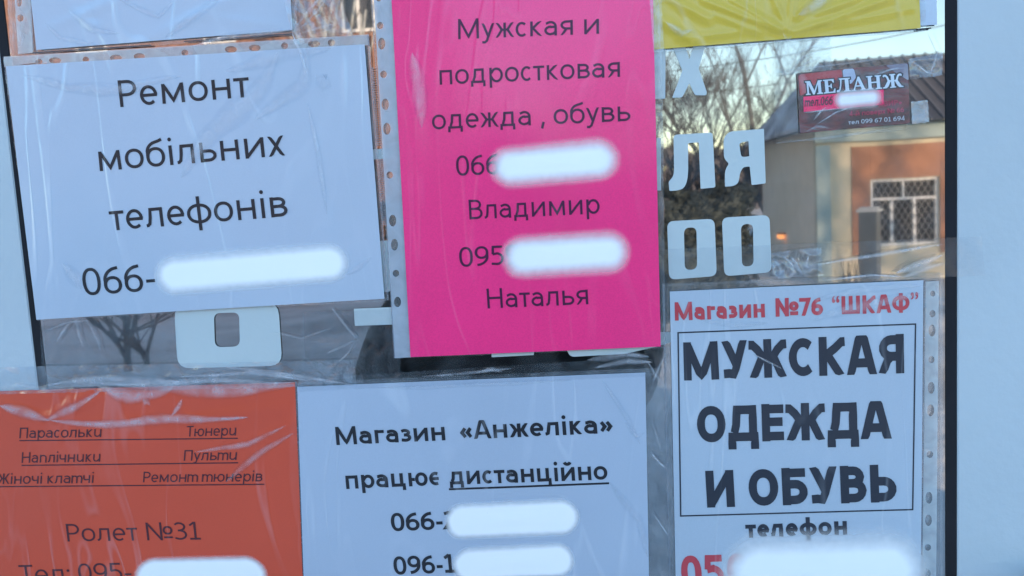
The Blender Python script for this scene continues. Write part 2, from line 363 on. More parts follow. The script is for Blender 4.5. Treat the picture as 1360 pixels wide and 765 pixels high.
        H = X if ch == 'я' else 1.; W = (.66 if ch == 'я' else .80)+k*.4; m = H*.44
        P((W-h, 0), (W-h, H)); A([(W-h, H-h), (W*.5, H-h)]+arc(W*.5, (H-h+m)/2, W*.48-h, (H-h-m)/2, 90, 270, 9)+[(W-h, m)])
        if fat: A([(W*.50, m), (W*.36, m*.8), (W*.24, m*.35), (h*.8, -.03)], cl=(0, H))
        else: P((W*.50, m), (h*.9, -.04), cl=(0, H))
    elif ch == 'А':
        W = .92+k*.7; P((h*.9, -.04), (W/2-h*.32, 1.06), cl=cc); P((W-h*.9, -.04), (W/2+h*.32, 1.06), cl=cc); P((W*.27, .30), (W*.73, .30))
    elif ch == 'Е': W = .68+k*.4; P((h, 0), (h, 1)); P((w*.9, h), (W, h)); P((w*.9, 1-h), (W, 1-h)); P((w*.9, .52), (W*.95, .52))
    elif ch == 'Ш': W = 1.15+k*.8; P((h, 1), (h, h), (W-h, h), (W-h, 1)); P((W/2, w*.9), (W/2, 1))
    elif ch == 'N': W = .90+k*.3; P((h, 0), (h, 1)); P((W-h, 0), (W-h, 1)); P((h, 1-h*.5), (W-h, h*.5), cl=cc)
    elif ch == '№':
        W = 1.42+k*.6; q = .86+k*.2; P((h, 0), (h, 1)); P((q-h, 0), (q-h, 1)); P((h, 1-h*.5), (q-h, h*.5), cl=cc)
        ww = (W-q-.06)/2; O(q+.06+ww, .55, ww-h*.7, .22-h*.5); P((q+.08, .16), (W, .16))
    elif ch == '5':
        W = .66+k*.5; P((W*.92, 1-h), (W*.2, 1-h), (W*.17, .57)); A([(W*.17-h*.2, .56), (W*.45, .60)]+arc(W*.45, .34, W*.55-h, .29-h*.35, 88, -110, 12)+[(.03, .10)])
    elif ch == '6' or ch == '9':
        W = .70+k*.5; O(W/2, .32, W/2-h, .32-h+.01)
        A([(h, .32), (h+.01, .5)]+arc(.62, .5, .62-h, .5-h, 178, 112, 8)+[(.60, 1-h)])
        if ch == '9': S[:] = [([(W-x, 1-y) for x, y in p], c, q) for p, c, q in S]
    elif ch == '1': W = .62+k*.3; P((W*.55, 0), (W*.55, 1)); P((.06, .80), (W*.5, .97)); P((.04, h), (W, h))
    elif ch == '2': W = .66; A([(.05, .84)]+arc(W*.47, .72, W*.47-h, .28-h, 120, -30, 9)+[(h*.8, h), (W, h)])
    elif ch == '4': W = .74; P((W*.74, 0), (W*.74, 1), (h, .28), (W, .28))
    elif ch == '7': W = .68+k*.3; P((0, 1-h), (W-h*.8, 1-h), (W*.36, -.03), cl=cc)
    elif ch == '-': W = .36; P((.02, .36), (.36, .36))
    elif ch == ',': W = .22; P((.15, .14), (.06, -.18))
    elif ch == ':': W = w*1.2; dot(.09, .09, w*.62); dot(.09, X-.1, w*.62)
    elif ch == '.': W = w*1.2; dot(.09, .09, w*.62)
    elif ch in '«»':
        W = .62+k*.4
        for q in (0, .28+k*.3): P((.26+q, .60), (.08+q, .36), (.26+q, .12))
        if ch == '»': S[:] = [([(W-x, y) for x, y in p], c, q) for p, c, q in S]
    elif ch in '“”':
        W = .52
        for q in (0, .29):
            c = [(.0, .78), (.02, .69), (.11, .65), (.20, .69), (.22, .78), (.18, .85), (.12, .87), (.13, .93), (.20, .99), (.19, 1.04), (.09, 1.01), (.02, .93)]
            S.append(([(x+q, y) for x, y in c] if ch == '“' else [(.22-x+q, 1.66-y+.04) for x, y in c], 'fill', None))
    else: W = .5
    return W, S
def ribbon(pts, wd, closed, contrast=.14):
    # resample
    P = [Vector((p[0], p[1])) for p in pts]
    Q = []; n = len(P); rng = n if closed else n-1
    for i in range(rng):
        a, b = P[i], P[(i+1) % n]; L = (b-a).length
        m = max(1, int(L/.16))
        for k in range(m): Q.append(a.lerp(b, k/m))
    if not closed: Q.append(P[-1])
    P = Q; n = len(P); out = []
    for i in range(n):
        a = P[(i-1) % n] if (closed or i > 0) else None; b = P[(i+1) % n] if (closed or i < n-1) else None
        d1 = (P[i]-a).normalized() if a is not None and (P[i]-a).length > 1e-6 else None
        d2 = (b-P[i]).normalized() if b is not None and (b-P[i]).length > 1e-6 else None
        if d1 is None: d1 = d2
        if d2 is None: d2 = d1
        n1 = Vector((-d1.y, d1.x)); n2 = Vector((-d2.y, d2.x)); mt = (n1+n2)
        if mt.length < .2: mt = n1
        mt.normalize(); c = max(.35, mt.dot(n1))
        t = (d1+d2); tx = abs(t.normalized().x) if t.length > .01 else 0
        hw = wd/2*(1-contrast*tx)/c
        out.append((P[i]+mt*hw, P[i]-mt*hw))
    return out
def text_mesh(name, text, p0, p1, cap_px, w, mat, parent, off, style='', hfun=None, space=.10, contrast=.14, dy=0.0003):
    a = un(*p0, off); b = un(*p1, off)
    U = (b-a); L = U.length; U.normalize(); Vv = Vector((0, -1, 0)).cross(U); Vv = -Vv if Vv.z < 0 else Vv
    mx, my = (p0[0]+p1[0])/2, (p0[1]+p1[1])/2
    q = un(mx, my, off); q2 = un(mx, my-cap_px, off); sy = (q2-q).length
    x = 0; items = []
    fat = w > .21; LS = 'нипмцйікврьюгПНМИРВЬБЕКШ№'; RS = 'нипмцлчйаяідНПМИЛШЯ'; DG = 'АУуЖжХхТт'
    def sb(c, side):
        if c == ' ': return 0
        v = space*1.15 if c in (LS if side == 0 else RS) else (space*.22 if c in DG else space*.55)
        return v*(.75 if fat else 1)
    for i, ch in enumerate(text):
        W, S = glyph(ch, w, style); x += sb(ch, 0) if i else 0; items.append((x, S)); x += W+(sb(ch, 1) if i < len(text)-1 else 0)
    tot = x; sx = L/tot
    vs = []; fs = []; k = 0
    sh = .19 if style == 'italic' else 0
    for x0, S in items:
        for si, (pts, closed, cl) in enumerate(S):
            lift = dy+si*.00003
            def put(p):
                y = p[1]
                if cl: y = min(max(y, cl[0]), cl[1])
                s = a+U*((x0+p[0]+sh*y)*sx)+Vv*(y*sy)
                hh = hfun(s.x, s.z) if hfun else 0
                vs.append(s+Vector((0, -(hh+lift), 0)))
            if closed == 'fill':
                n0 = len(vs)
                for p in pts: put(p)
                fs.append(tuple(range(n0, n0+len(pts))))
                continue
            # keep stroke weight even when x and y scales differ: use mean scale correction on x
            rb = ribbon(pts, w, bool(closed), contrast); n0 = len(vs)
            for l, r in rb: put(l); put(r)
            m = len(rb)
            for i in range(m if closed else m-1):
                j = (i+1) % m; fs.append((n0+2*i+1, n0+2*j+1, n0+2*j, n0+2*i))
    o = mk(name, vs, fs, mat, parent)
    return o

# ------------------------------------------------------------------ sheets
def bil(q, u, v):
    a = Vector(q[0]).lerp(Vector(q[1]), u); b = Vector(q[3]).lerp(Vector(q[2]), u)
    return a.lerp(b, v)
def seg_d(p, a, b):
    ab = b-a; t = max(0, min(1, (p-a).dot(ab)/max(1e-9, ab.length_squared)))
    return (p-(a+ab*t)).length, t
def make_h(seed, amp, ridges, off):
    rr = []
    for (x0, y0, x1, y1, wpx, hmm) in ridges:
        a = un(x0, y0, off); b = un(x1, y1, off); rr.append((Vector((a.x, a.z)), Vector((b.x, b.z)), wpx*.00062, hmm*.001))
    def h(x, z):
        v = (noise.noise(Vector((x*9+seed, 3.1*seed, z*9)))*.5+.5)*amp + (noise.noise(Vector((x*23, seed, z*23+seed)))*.5+.5)*amp*.25
        p = Vector((x, z))
        for a, b, wd, ht in rr:
            d, t = seg_d(p, a, b)
            if d < wd*2.5: v += ht*math.exp(-(d/wd)**2)*(1-.5*abs(2*t-1))
        return v
    return h
def sheet(name, quad, off, mat, parent, hf, step=7, edge=.00015):
    W = max(2, int(math.hypot(quad[1][0]-quad[0][0], quad[1][1]-quad[0][1])/step)); H = max(2, int(math.hypot(quad[3][0]-quad[0][0], quad[3][1]-quad[0][1])/step))
    vs = []; fs = []
    for j in range(H+1):
        for i in range(W+1):
            p = bil(quad, i/W, j/H); s = un(p.x, p.y, off); s.y -= hf(s.x, s.z); vs.append(s)
    for j in range(H):
        for i in range(W):
            a = j*(W+1)+i; fs.append((a, a+W+1, a+W+2, a+1))
    n0 = len(vs)           # rim: gives the sheet its real (tiny) thickness
    rim = [i for i in range(W+1)]+[(j*(W+1)+W) for j in range(1, H+1)]+[H*(W+1)+i for i in range(W-1, -1, -1)]+[j*(W+1) for j in range(H-1, 0, -1)]
    m = len(rim)
    for r in rim: vs.append(vs[r].copy())
    for r in rim: vs.append(vs[r]+Vector((0, edge, 0)))
    for k in range(m):
        fs.append((n0+k, n0+(k+1) % m, n0+m+(k+1) % m, n0+m+k))
    return mk(name, vs, fs, mat, parent, smooth=True)
def crumple(name, quad, off, mat, parent=None, amp=.0012, seed=0, step=6, sx=60, origin=None, sharp=True):
    W = max(2, int(math.hypot(quad[1][0]-quad[0][0], quad[1][1]-quad[0][1])/step)); H = max(2, int(math.hypot(quad[3][0]-quad[0][0], quad[3][1]-quad[0][1])/step))
    vs = []; fs = []
    for j in range(H+1):
        for i in range(W+1):
            p = bil(quad, i/W, j/H)
            jx = 0
            if j in (0, H) or i in (0, W): jx = noise.noise(Vector((i*.7, j*.7, seed)))*1.2
            s = un(p.x+jx, p.y+jx, off)
            q = Vector((s.x*sx+seed*7, seed, s.z*sx)); v = 1-abs(noise.noise(q))*2; v = max(0, v)**2 if sharp else v*.5
            s.y -= amp*(v+.3*noise.noise(q*2.7)); vs.append(s)
    for j in range(H):
        for i in range(W):
            a = j*(W+1)+i; fs.append((a, a+W+1, a+W+2, a+1))
    return mk(name, vs, fs, mat, parent, origin=origin, smooth=True)
def fold(pts, wpx, off, mat, parent, name='film_crease', hf=None, seed=0):
    """raised tapered fold of film following a path of photo pixels"""
    P = [Vector((p[0], p[1])) for p in pts]; Q = []
    for i in range(len(P)-1):
        m = max(2, int((P[i+1]-P[i]).length/6))
        for k in range(m): Q.append(P[i].lerp(P[i+1], k/m))
    Q.append(P[-1]); n = len(Q); vs = []; fs = []; uv = []
    for i, q in enumerate(Q):
        t = (Q[min(i+1, n-1)]-Q[max(0, i-1)]).normalized(); nn = Vector((-t.y, t.x))
        f = math.sin(math.pi*(i+.15)/(n-.7))**.6 if 0 < i < n-1 else .05
        wv = wpx*1.8*f*(.85+.3*noise.noise(Vector((i*.15, seed, 1))))
        q = q+nn*noise.noise(Vector((i*.06, seed, 5)))*wpx*.6
        for k, (o, hh) in enumerate(((-1, 0), (-.3, .4), (.15, .6), (1, 0))):
            p = q+nn*wv*.5*o; s = un(p.x, p.y, off)
            b = hf(s.x, s.z) if hf else 0
            s.y -= b+hh*.0004*f; vs.append(s); uv.append((o, i/n))
    for i in range(n-1):
        for k in range(3):
            a = i*4+k; fs.append((a, a+1, a+5, a+4))
    return mk(name, vs, fs, mat, parent, smooth=True, uvs=uv)
def cut(name, outer, holes, off, thick, mat, parent, side=None, origin=None):
    """flat plate with holes given in photo pixels, extruded by thick towards the glass"""
    cu = bpy.data.curves.new('t', 'CURVE'); cu.dimensions = '2D'; cu.fill_mode = 'BOTH' if thick else 'FRONT'
    for ring in [outer]+holes:
        s = cu.splines.new('POLY'); s.points.add(len(ring)-1)
        for i, p in enumerate(ring): s.points[i].co = (p[0]/100, -p[1]/100, 0, 1)
        s.use_cyclic_u = True
    cu.extrude = .5 if thick else 0
    ob = bpy.data.objects.new('t', cu); COL.objects.link(ob)
    dg = bpy.context.evaluated_depsgraph_get(); ev = ob.evaluated_get(dg); me = ev.to_mesh()
    vs = []; zs = []
    for v in me.vertices:
        s = un(v.co.x*100, -v.co.y*100, off)
        if thick: s.y += thick if v.co.z < 0 else 0      # z<0 back side, keeps the front outline's X,Z
        vs.append(s); zs.append(v.co.z)
    fs = [tuple(p.vertices) for p in me.polygons]
    fmi = None
    if thick and side: fmi = [0 if all(zs[i] > 0 for i in f) else 1 for f in fs]
    ev.to_mesh_clear(); bpy.data.objects.remove(ob); bpy.data.curves.remove(cu)
    return mk(name, vs, fs, mat, parent, origin=origin, mats=[mat, side] if side else None, fmi=fmi)
def rnd(ring, r=5, n=4):
    """round the corners of a pixel polygon; entries may carry their own radius as third value"""
    out = []; m = len(ring)
    for i in range(m):
        p = Vector(ring[i][:2]); rr = ring[i][2] if len(ring[i]) > 2 else r
        a = Vector(ring[i-1][:2]); b = Vector(ring[(i+1) % m][:2])
        if rr <= 0: out.append((p.x, p.y)); continue
        da = (a-p); db = (b-p); ra = min(rr, da.length*.48); rb = min(rr, db.length*.48)
        s = p+da.normalized()*ra; e = p+db.normalized()*rb
        for k in range(n+1):
            t = k/n; q = s.lerp(p, t).lerp(p.lerp(e, t), t); out.append((q.x, q.y))
    return out
def ell(cx, cy, rx, ry, rot=0, n=16, e=2.0):
    o = []
    for i in range(n):
        a = 2*math.pi*i/n; c, s = math.cos(a), math.sin(a)
        x = rx*math.copysign(abs(c)**(2/e), c); y = ry*math.copysign(abs(s)**(2/e), s)
        o.append((cx+x*math.cos(rot)-y*math.sin(rot), cy+x*math.sin(rot)+y*math.cos(rot)))
    return o
def smearmat():
    m, t, p = newmat('white_cover_smear'); out = t.nodes['Material Output']
    p.inputs['Base Color'].default_value = (.97, .96, .94, 1); p.inputs['Roughness'].default_value = .6
    uv = nd(t, 'ShaderNodeUVMap'); sp = nd(t, 'ShaderNodeSeparateXYZ'); t.links.new(uv.outputs[0], sp.inputs[0])
    # uv.x = distance from the brush line / brush radius, stored per vertex
    n = nd(t, 'ShaderNodeTexNoise'); n.inputs['Scale'].default_value = 150; g = nd(t, 'ShaderNodeNewGeometry'); t.links.new(g.outputs['Position'], n.inputs['Vector'])
    ma = nd(t, 'ShaderNodeMath', operation='MULTIPLY_ADD'); t.links.new(n.outputs[0], ma.inputs[0]); ma.inputs[1].default_value = .12; t.links.new(sp.outputs[0], ma.inputs[2])
    mr = nd(t, 'ShaderNodeMapRange', interpolation_type='SMOOTHSTEP'); t.links.new(ma.outputs[0], mr.inputs[0])
    mr.inputs[1].default_value = .06; mr.inputs[2].default_value = 1.06; mr.inputs[3].default_value = 1; mr.inputs[4].default_value = 0
    t.links.new(mr.outputs[0], p.inputs['Alpha'])
    return m
SMEAR = smearmat()
def smear(p0, p1, r, soft, off, parent, hf=None):
    """brushed-on white patch: capsule with feathered rim; uv.x runs 0 (solid) to 1 (gone)"""
    a = Vector(p0); b = Vector(p1); t = (b-a).normalized(); nn = Vector((-t.y, t.x))
    soft *= 1.9; off += .0004
    rings = [r*.5, r-soft*.5, r-soft*.2, r+soft*.1, r+soft*.45, r+soft*.8]; val = [0, 0, .25, .5, .75, 1.1]
    def cap(rr):
        o = []
        for i in range(11): an = math.pi*(.5+i/10); o.append(a+t*math.cos(an)*rr+nn*math.sin(an)*rr)
        for i in range(11): an = math.pi*(-.5+i/10); o.append(b+t*math.cos(an)*rr+nn*math.sin(an)*rr)
        return o
    vs = []; uv = []; fs = []
    for rr, vv in zip(rings, val):
        for q in cap(rr):
            w1 = noise.noise(Vector((q.x*.03, q.y*.05, p0[0])))*r*.14
            q = q+nn*w1
            s = un(q.x, q.y, off); s.y -= (hf(s.x, s.z) if hf else 0); vs.append(s); uv.append((vv, 0))
    n = 22; cc = len(vs); sc_ = un((p0[0]+p1[0])/2, (p0[1]+p1[1])/2, off); sc_.y -= (hf(sc_.x, sc_.z) if hf else 0)+.0001; vs.append(sc_); uv.append((0, 0)); fs += [(cc, (i+1) % n, i) for i in range(n)]
    for k in range(len(rings)-1):
        for i in range(n): j = (i+1) % n; fs.append((k*n+i, k*n+j, (k+1)*n+j, (k+1)*n+i))
    return mk('white_smear', vs, fs, SMEAR, parent, uvs=uv)
def line_mesh(segs, wpx, off, mat, parent, name, hf=None):
    vs = []; fs = []
    for si, (x0, y0, x1, y1) in enumerate(segs):
        a = Vector((x0, y0)); b = Vector((x1, y1)); t = (b-a).normalized(); nn = Vector((-t.y, t.x))*wpx/2
        a2 = a-t*wpx/2; b2 = b+t*wpx/2
        m = max(1, int((b-a).length/25)); n0 = len(vs)
        for k in range(m+1):
            q = a2.lerp(b2, k/m)
            for s_ in (1, -1):
                s = un(q.x+nn.x*s_, q.y+nn.y*s_, off); s.y -= (hf(s.x, s.z) if hf else 0)+.00002*si; vs.append(s)
        for k in range(m): fs.append((n0+2*k, n0+2*k+1, n0+2*k+3, n0+2*k+2))
    return mk(name, vs, fs, mat, parent)
# ================================================================== SHOP AND DOOR
GX0, GX1 = -.5255, .2435                 # clear glass between the rubber gaskets
shop = thing('shop_building', (-.14, .3, 0), 'pale plastered shop front that the white door with the notices stands in', 'building')
PLASTER = plain('shop_plaster', (.55, .52, .47), .9, .06, 3, .2, 80)
b = MB(); b.box((-7, .06, -1), (GX0-.145, .36, 3.2)); b.build('wall', PLASTER, shop)
b = MB(); b.box((GX1+.145, .06, -1), (6, .36, 3.2)); b.build('wall', PLASTER, shop)
b = MB(); b.box((GX0-.145, .06, 2.16), (GX1+.145, .36, 3.2)); b.build('wall', PLASTER, shop)
b = MB(); b.box((GX0-.145, .06, -1), (GX1+.145, .36, -.002)); b.build('wall', PLASTER, shop)
b = MB(); b.box((-7.15, -.1, 3.203), (6.15, 6, 3.4)); b.build('roof', plain('shop_roof', (.25, .25, .26), .8), shop)
b = MB()
b.add([(-1.5,.36,0),(1.2,.36,0),(1.2,3.4,0),(-1.5,3.4,0),(-1.5,.36,2.6),(1.2,.36,2.6),(1.2,3.4,2.6),(-1.5,3.4,2.6)],
      [(0,1,2,3),(7,6,5,4),(1,2,6,5),(2,3,7,6),(3,0,4,7)])
b.build('dark_room', DARK, shop)

door = thing('glass_shop_door', ((GX0+GX1)/2, 0, 0), 'white framed shop door with a mirror tinted pane covered in paper notices', 'door')
def stile(x0, x1, nm='frame_stile'):
    s = MB(); s.box((x0, -.0015, .02), (x1, .05, 2.12), .0012); return s.build(nm, FRAME, door)
stile(GX0-.0085-.125, GX0-.0085); stile(GX1+.0085, GX1+.0085+.125)
for z0, z1 in ((.02, .16), (1.98, 2.12)):
    s = MB(); s.box((GX0-.0083, -.0012, z0), (GX1+.0083, .05, z1)); s.build('frame_rail', FRAME, door)
for x0, x1 in ((GX0-.0084, GX0), (GX1, GX1+.0084)):
    s = MB()
    s.box((x0, -.0008, .161), (x1, .01, 1.979)); s.build('rubber_gasket', RUBBER, door)
s = MB(); s.box((GX0+.0001, 0, .161), (GX1-.0001, .004, 1.979)); s.build('glass_pane', MAT_GLASS, door)
s = MB(); s.tube([(GX1+.075, -.002, .95), (GX1+.075, -.05, .95), (GX1+.075, -.06, 1.0), (GX1+.075, -.06, 1.12), (GX1+.075, -.05, 1.17), (GX1+.075, -.002, 1.17)], [.011]*6, 10)
s.build('door_handle', FRAME, door, smooth=True)

# ---------------- cut vinyl letters on the glass
LET = 'white letters of the shop name on the glass'
def letter(name, outer, holes, label, r=5, th=.0013, cat='letter'):
    c = un(sum(p[0] for p in outer)/len(outer), sum(p[1] for p in outer)/len(outer), 0)
    o = cut(name, rnd(outer, r), holes, th, th, VINYL, None, VINYL_EDGE_SHADE, origin=c)
    return tag(o, label, cat, LET)
letter('vinyl_letter', [(894,64.5,1),(890,50,1),(906,48,2),(915.5,79,1),(925,46,1),(940,48,4),(928,91,2),(939,123,3),(938,126.5,2),(923,126.5,3),(915.5,110.6,1),(906.3,129.3,3),(892.6,130,2),(906.3,94,2)], [],
       'white Cyrillic letter Kha cut from vinyl just under the yellow sheet')
letter('vinyl_letter', [(858,48,1),(884,47,2),(883.6,131,2),(858,132,1)], [], 'white vertical stroke of a letter between the magenta sheet and the letter Kha')
letter('vinyl_letter', [(894.5,179),(946.5,176,4),(950.2,249,3),(930.5,250.7,1),(928,189,2),(913.8,190,2),(914,236,14),(909,250,10),(900,253,4),(889,253.7,2),(888,241.5,2),(894.5,234,8),(895.2,225,3)], [],
       'white Cyrillic letter El with a curved foot beside the magenta sheet')
letter('vinyl_letter', [(961,184),(968,174.8,6),(1014.6,171,1),(1017,243.5,2),(998.2,245.9,2),(995.8,221,2),(987,222,3),(982.7,230,4),(981,243,6),(974,247.2,4),(963,247.9,1),(962.6,240,4),(963,226,6),(968,217.5,2),(961.5,210,4)],
       [rnd([(981.6,190,4),(994,187.3,1),(995.2,207.6,1),(984.5,208.8,4)], 3)], 'white Cyrillic letter Ya right of the letter El')
letter('vinyl_letter', [(872,183,1),(877.5,183,1),(878,253,1),(872,253,1)], [], 'sliver of a white letter at the edge of the magenta sheet')
letter('vinyl_letter', [(886,294),(949,290.5),(952,366.5),(888.6,371.5)], [rnd([(908.3,302.6),(925,301.6),(926,357.6),(909.5,359)], 8, 6)], 'white letter O nearer the magenta sheet in the pair above the framed notice', 9)
letter('vinyl_letter', [(958.8,289),(1022,285.5),(1025,361.5),(962,367)], [rnd([(984,298),(1000,297),(1001,353),(985.5,354.5)], 8, 6)], 'white letter O on the right of the pair above the framed notice', 9)
letter('vinyl_letter', [(231,406),(369.5,401.5),(375,485.5),(236,489.5)], [rnd([(284,415.8),(317.5,414.8),(318.7,460),(285.5,461.2)], 9, 5)], 'large white letter O standing below the phone repair notice', 17)
letter('vinyl_mark', [(470,410,1),(560,406.5,1),(561,429.5,1),(471.3,432.8,1)], [], 'short white bar of a letter running under the magenta pocket', cat='letter')
letter('vinyl_letter', [(486,199,1),(522,196.5,1),(522.5,210,1),(486.5,212.5,1)], [], 'white crossbar fragment bridging the gap above the taller fragment')
letter('vinyl_letter', [(470,323),(517,319,5),(520,387,5),(472,391)], [], 'white letter edge showing in the gap left of the magenta pocket strip', 6)
letter('vinyl_letter', [(652,452,1),(709,449,1),(709,471.5,1),(653,474.5,1)], [], 'white letter foot peeping out under the middle of the magenta sheet')
letter('vinyl_letter', [(745,448,1),(905,440,1),(900,452,1),(870,461,4),(829,470,4),(757,474,6)], [], 'white letter foot under the lower right corner of the magenta sheet')

# ---------------- notices
def notice(label, cat, quad, off, group=None):
    c = bil(quad, .5, 1); return thing('notice', un(c.x, c.y, off), label, cat, group)
def T(par, text, p0, p1, cap, wt, mat, off, hf, style='', **k): return text_mesh('printed_line', text, p0, p1, cap, wt, mat, par, off, style, hf, **k)
def pocket(parent, quad, off, mat=SLEEVE, seed=0, amp=.0004):
    return crumple('pocket_film', quad, off, mat, parent, amp, seed, 8, 25)
def strip(parent, quad, holes, off, mat):
    return cut('punched_strip', [(p[0], p[1]) for p in quad], holes, off, 0, mat, parent)

# --- 1 upper left white sheet
q = [(34,-70),(381,-90),(388.5,40),(48.5,66.5)]; O1 = .0030
n = notice('plain white sheet in a punched pocket above the phone repair notice', 'notice', q, O1)
hf = make_h(1.3, .0005, [(60,40,180,-10,5,.7),(95,10,150,60,4,.6),(200,50,330,-10,7,.8),(110,30,140,35,4,.7),(250,20,380,35,4,.5)], O1)
sheet('paper', q, O1, WHITE4, n, hf, 5)
pocket(n, [(6,-70),(395,-90),(392,47),(14,75)], .0024, SLEEVE, 1)
strip(n, [(17,-40),(40,-40),(44,70),(24,72)], [ell(25.5,2,3.5,7), ell(27,24,4.3,4.8), ell(23,-25,4,5)], .0026, STRIP2)
for sg in ((38,-40,44,66),(393,-60,393,44)): line_mesh([sg], 2, .0028, SEAM, n, 'weld_seam')
line_mesh([(44,70,200,60),(245,55,388,45)], 1.6, .0034, plain('dark_seam', (.06,.06,.07), .5), n, 'lower_seam')
fold([(255,62),(300,48),(388,40)], 7, .0037, FOLD, n, seed=2)
for i, f in enumerate([([(90,12),(120,38),(160,44)],7), ([(60,30),(80,50),(130,60)],6), ([(220,50),(260,20),(300,-10)],9), ([(160,0),(210,20),(230,0)],6)]):
    fold(f[0], f[1], O1+.0003, FOLDS, n, hf=hf, seed=i)

# --- 2 phone repair notice
q = [(8,88),(484.5,59),(511,396.5),(49,424.5)]; O2 = .0036
n = notice('white phone repair notice in a pocket with its punched edge on top', 'notice', q, O2)
hf = make_h(2.1, .0012, [(400,70,440,330,6,.35),(420,62,250,260,9,.35),(60,100,140,120,9,.5),(140,120,240,105,9,.5),(400,130,430,110,5,.5)], O2)
sheet('paper', q, O2, WHITE, n, hf, 6)
pocket(n, [(4,75),(490,45),(517,399),(50,426)], .0029, SLEEVE, 2)
hol = [ell(52,81.7,4.5,3.5),ell(73,80.2,8,4),ell(114,79.2,4.3,4),ell(154,77,8,4.5),ell(185,75,7.5,4.5),ell(245.5,70,4.5,4.2),ell(306.7,65.7,8,4.5),ell(338.4,63.6,8,4.5),ell(378,60.8,4.5,4.5),ell(417,58.4,8,4.5),ell(440,56.6,4.8,4.5)]
strip(n, [(5,75.5),(489,46),(490,60),(6,89)], hol, .0031, STRIP2)
line_mesh([(489,47,515,397)], 2.2, .0034, SEAM, n, 'weld_seam')
for k, f in enumerate([((491,90),(499,195)),((501,212),(507,300))]):       # ribbed zip edge
    b = MB()
    m = 34
    for i in range(m):
        px = f[0][0]+(f[1][0]-f[0][0])*i/m; py = f[0][1]+(f[1][1]-f[0][1])*i/m
        a = un(px+1, py, .0036); c = un(px+5.5, py+1.4, .0036); b.box((a.x, -.0042, c.z), (c.x, -.0036, a.z))
    o = b.build('ribbed_edge', SEAM, n); tag(o, kind='stuff')
T(n, 'Ремонт', (160.5,142.4), (333,128.8), 36, .134, INK, O2, hf)
T(n, 'мобільних', (133.5,227.4), (380,206.4), 36, .134, INK, O2, hf)
T(n, 'телефонів', (148.5,306.3), (383.5,287), 36, .134, INK, O2, hf)
T(n, '066-', (113,392.8), (208.5,385.5), 36.5, .130, INK, O2, hf, space=.10)
smear((233,365), (437,348.5), 20.5, 8, O2+.0003, n, hf)
for i, f in enumerate([([(408,135),(424,210),(435,285)],4),([(370,70),(330,130),(240,235)],14),([(408,62),(400,110),(340,160)],9),([(85,350),(98,368),(106,385)],9),([(420,100),(432,112),(440,106)],10),
                       ([(30,100),(90,120),(170,118),(240,100)],8),([(460,365),(475,355),(492,340)],4),([(300,95),(380,70),(440,66)],10)]):
    fold(f[0], f[1]*1.5, O2+.0005, FOLDS, n, hf=hf, seed=i+10)

# --- 3 magenta notice
q = [(517,-60),(866,-60),(877.5,460),(545.5,474)]; O3 = .0052
n = notice('magenta sheet about menswear and shoes in a pocket punched down its left side', 'notice', q, O3)
hf = make_h(3.7, .0013, [(545,100,560,250,6,.25)], O3)
sheet('paper', q, O3, PINK, n, hf, 8)
pocket(n, [(492,-60),(878,-60),(884,462),(524,476)], .0038, SLEEVE, 3)
hol = [ell(504.8,34,4.4,4.8),ell(506.8,58,4.8,8),ell(509.4,98.7,4.5,5),ell(511.7,138.6,4.8,7.8),ell(513.7,171,5,8),ell(517.5,232.5,4.4,4.8),ell(521.5,293,4.8,7.8),ell(524,325,4.6,7.8),ell(525.9,363,4.4,4.6),ell(528,401,4.6,7),ell(503,-5,4.6,7)]
strip(n, [(493.5,-55),(518,-55),(536,300),(546,474.5),(524,475.5)], hol, .0042, STRIP)
line_mesh([(490,-55,507,205),(507.5,212,524,474)], 1.8, .0044, SEAM, n, 'weld_seam')
W3 = .132
T(n, 'Мужская и', (608.8,52.3), (795.6,45), 27, W3, INKP, O3, hf)
T(n, 'подростковая', (584.5,112.8), (823.5,102.3), 27, W3, INKP, O3, hf)
T(n, 'одежда , обувь', (574.5,172.2), (837.5,160.8), 27, W3, INKP, O3, hf)
T(n, '066', (606.8,233.8), (664,231), 27, W3, INKP, O3, hf)
T(n, 'Владимир', (624,291.5), (796.8,283.5), 26.5, W3, INKP, O3, hf)
T(n, '0959', (611,354.6), (691,351), 26.5, W3, INKP, O3, hf)
T(n, 'Наталья', (648,409.5), (781.5,403.8), 26.5, W3, INKP, O3, hf)
smear((679,221), (795,211.5), 19, 11, O3+.0003, n, hf)
smear((695,341), (808,334.5), 19.5, 11, O3+.0003, n, hf)
for i, f in enumerate([([(548,70),(556,120),(560,170)],14)]):
    fold(f[0], f[1], O3+.0003, FOLDS, n, hf=hf, seed=i+30)

# --- 4 yellow sheet with a white one behind it
q = [(860,-80),(1217,-90),(1222.5,37.5),(868,66)]; O4 = .0040
n = notice('creased yellow sheet pressed under film in the upper right of the pane', 'notice', q, O4)
rid = [(a_, b_, c_, d_, w_, h_*1.45) for a_, b_, c_, d_, w_, h_ in [(893,0,940,26,6,1.3),(933,0,1034,41,5,1.5),(971,0,1037,38,4,1.3),(873,22,926,58,7,1.3),(1056,42,1122,20,5,1.2),(1122,20,1182,-2,5,1.2),(1060,22,1073,-4,5,1.3),(1086,18,1142,-3,5,1.2),(1045,40,1020,-20,4,.9),(1046,40,1052,-10,3,.9),(1100,34,1210,12,4,.5),(900,52,1000,40,5,.5),(950,20,1010,44,5,.8)]]
hf = make_h(4.9, .0006, rid, O4)
sheet('paper', q, O4, YELLOW, n, hf, 2.2)
pocket(n, [(868,-80),(1225,-90),(1230,40),(872,70)], .0030, SLEEVE, 4)
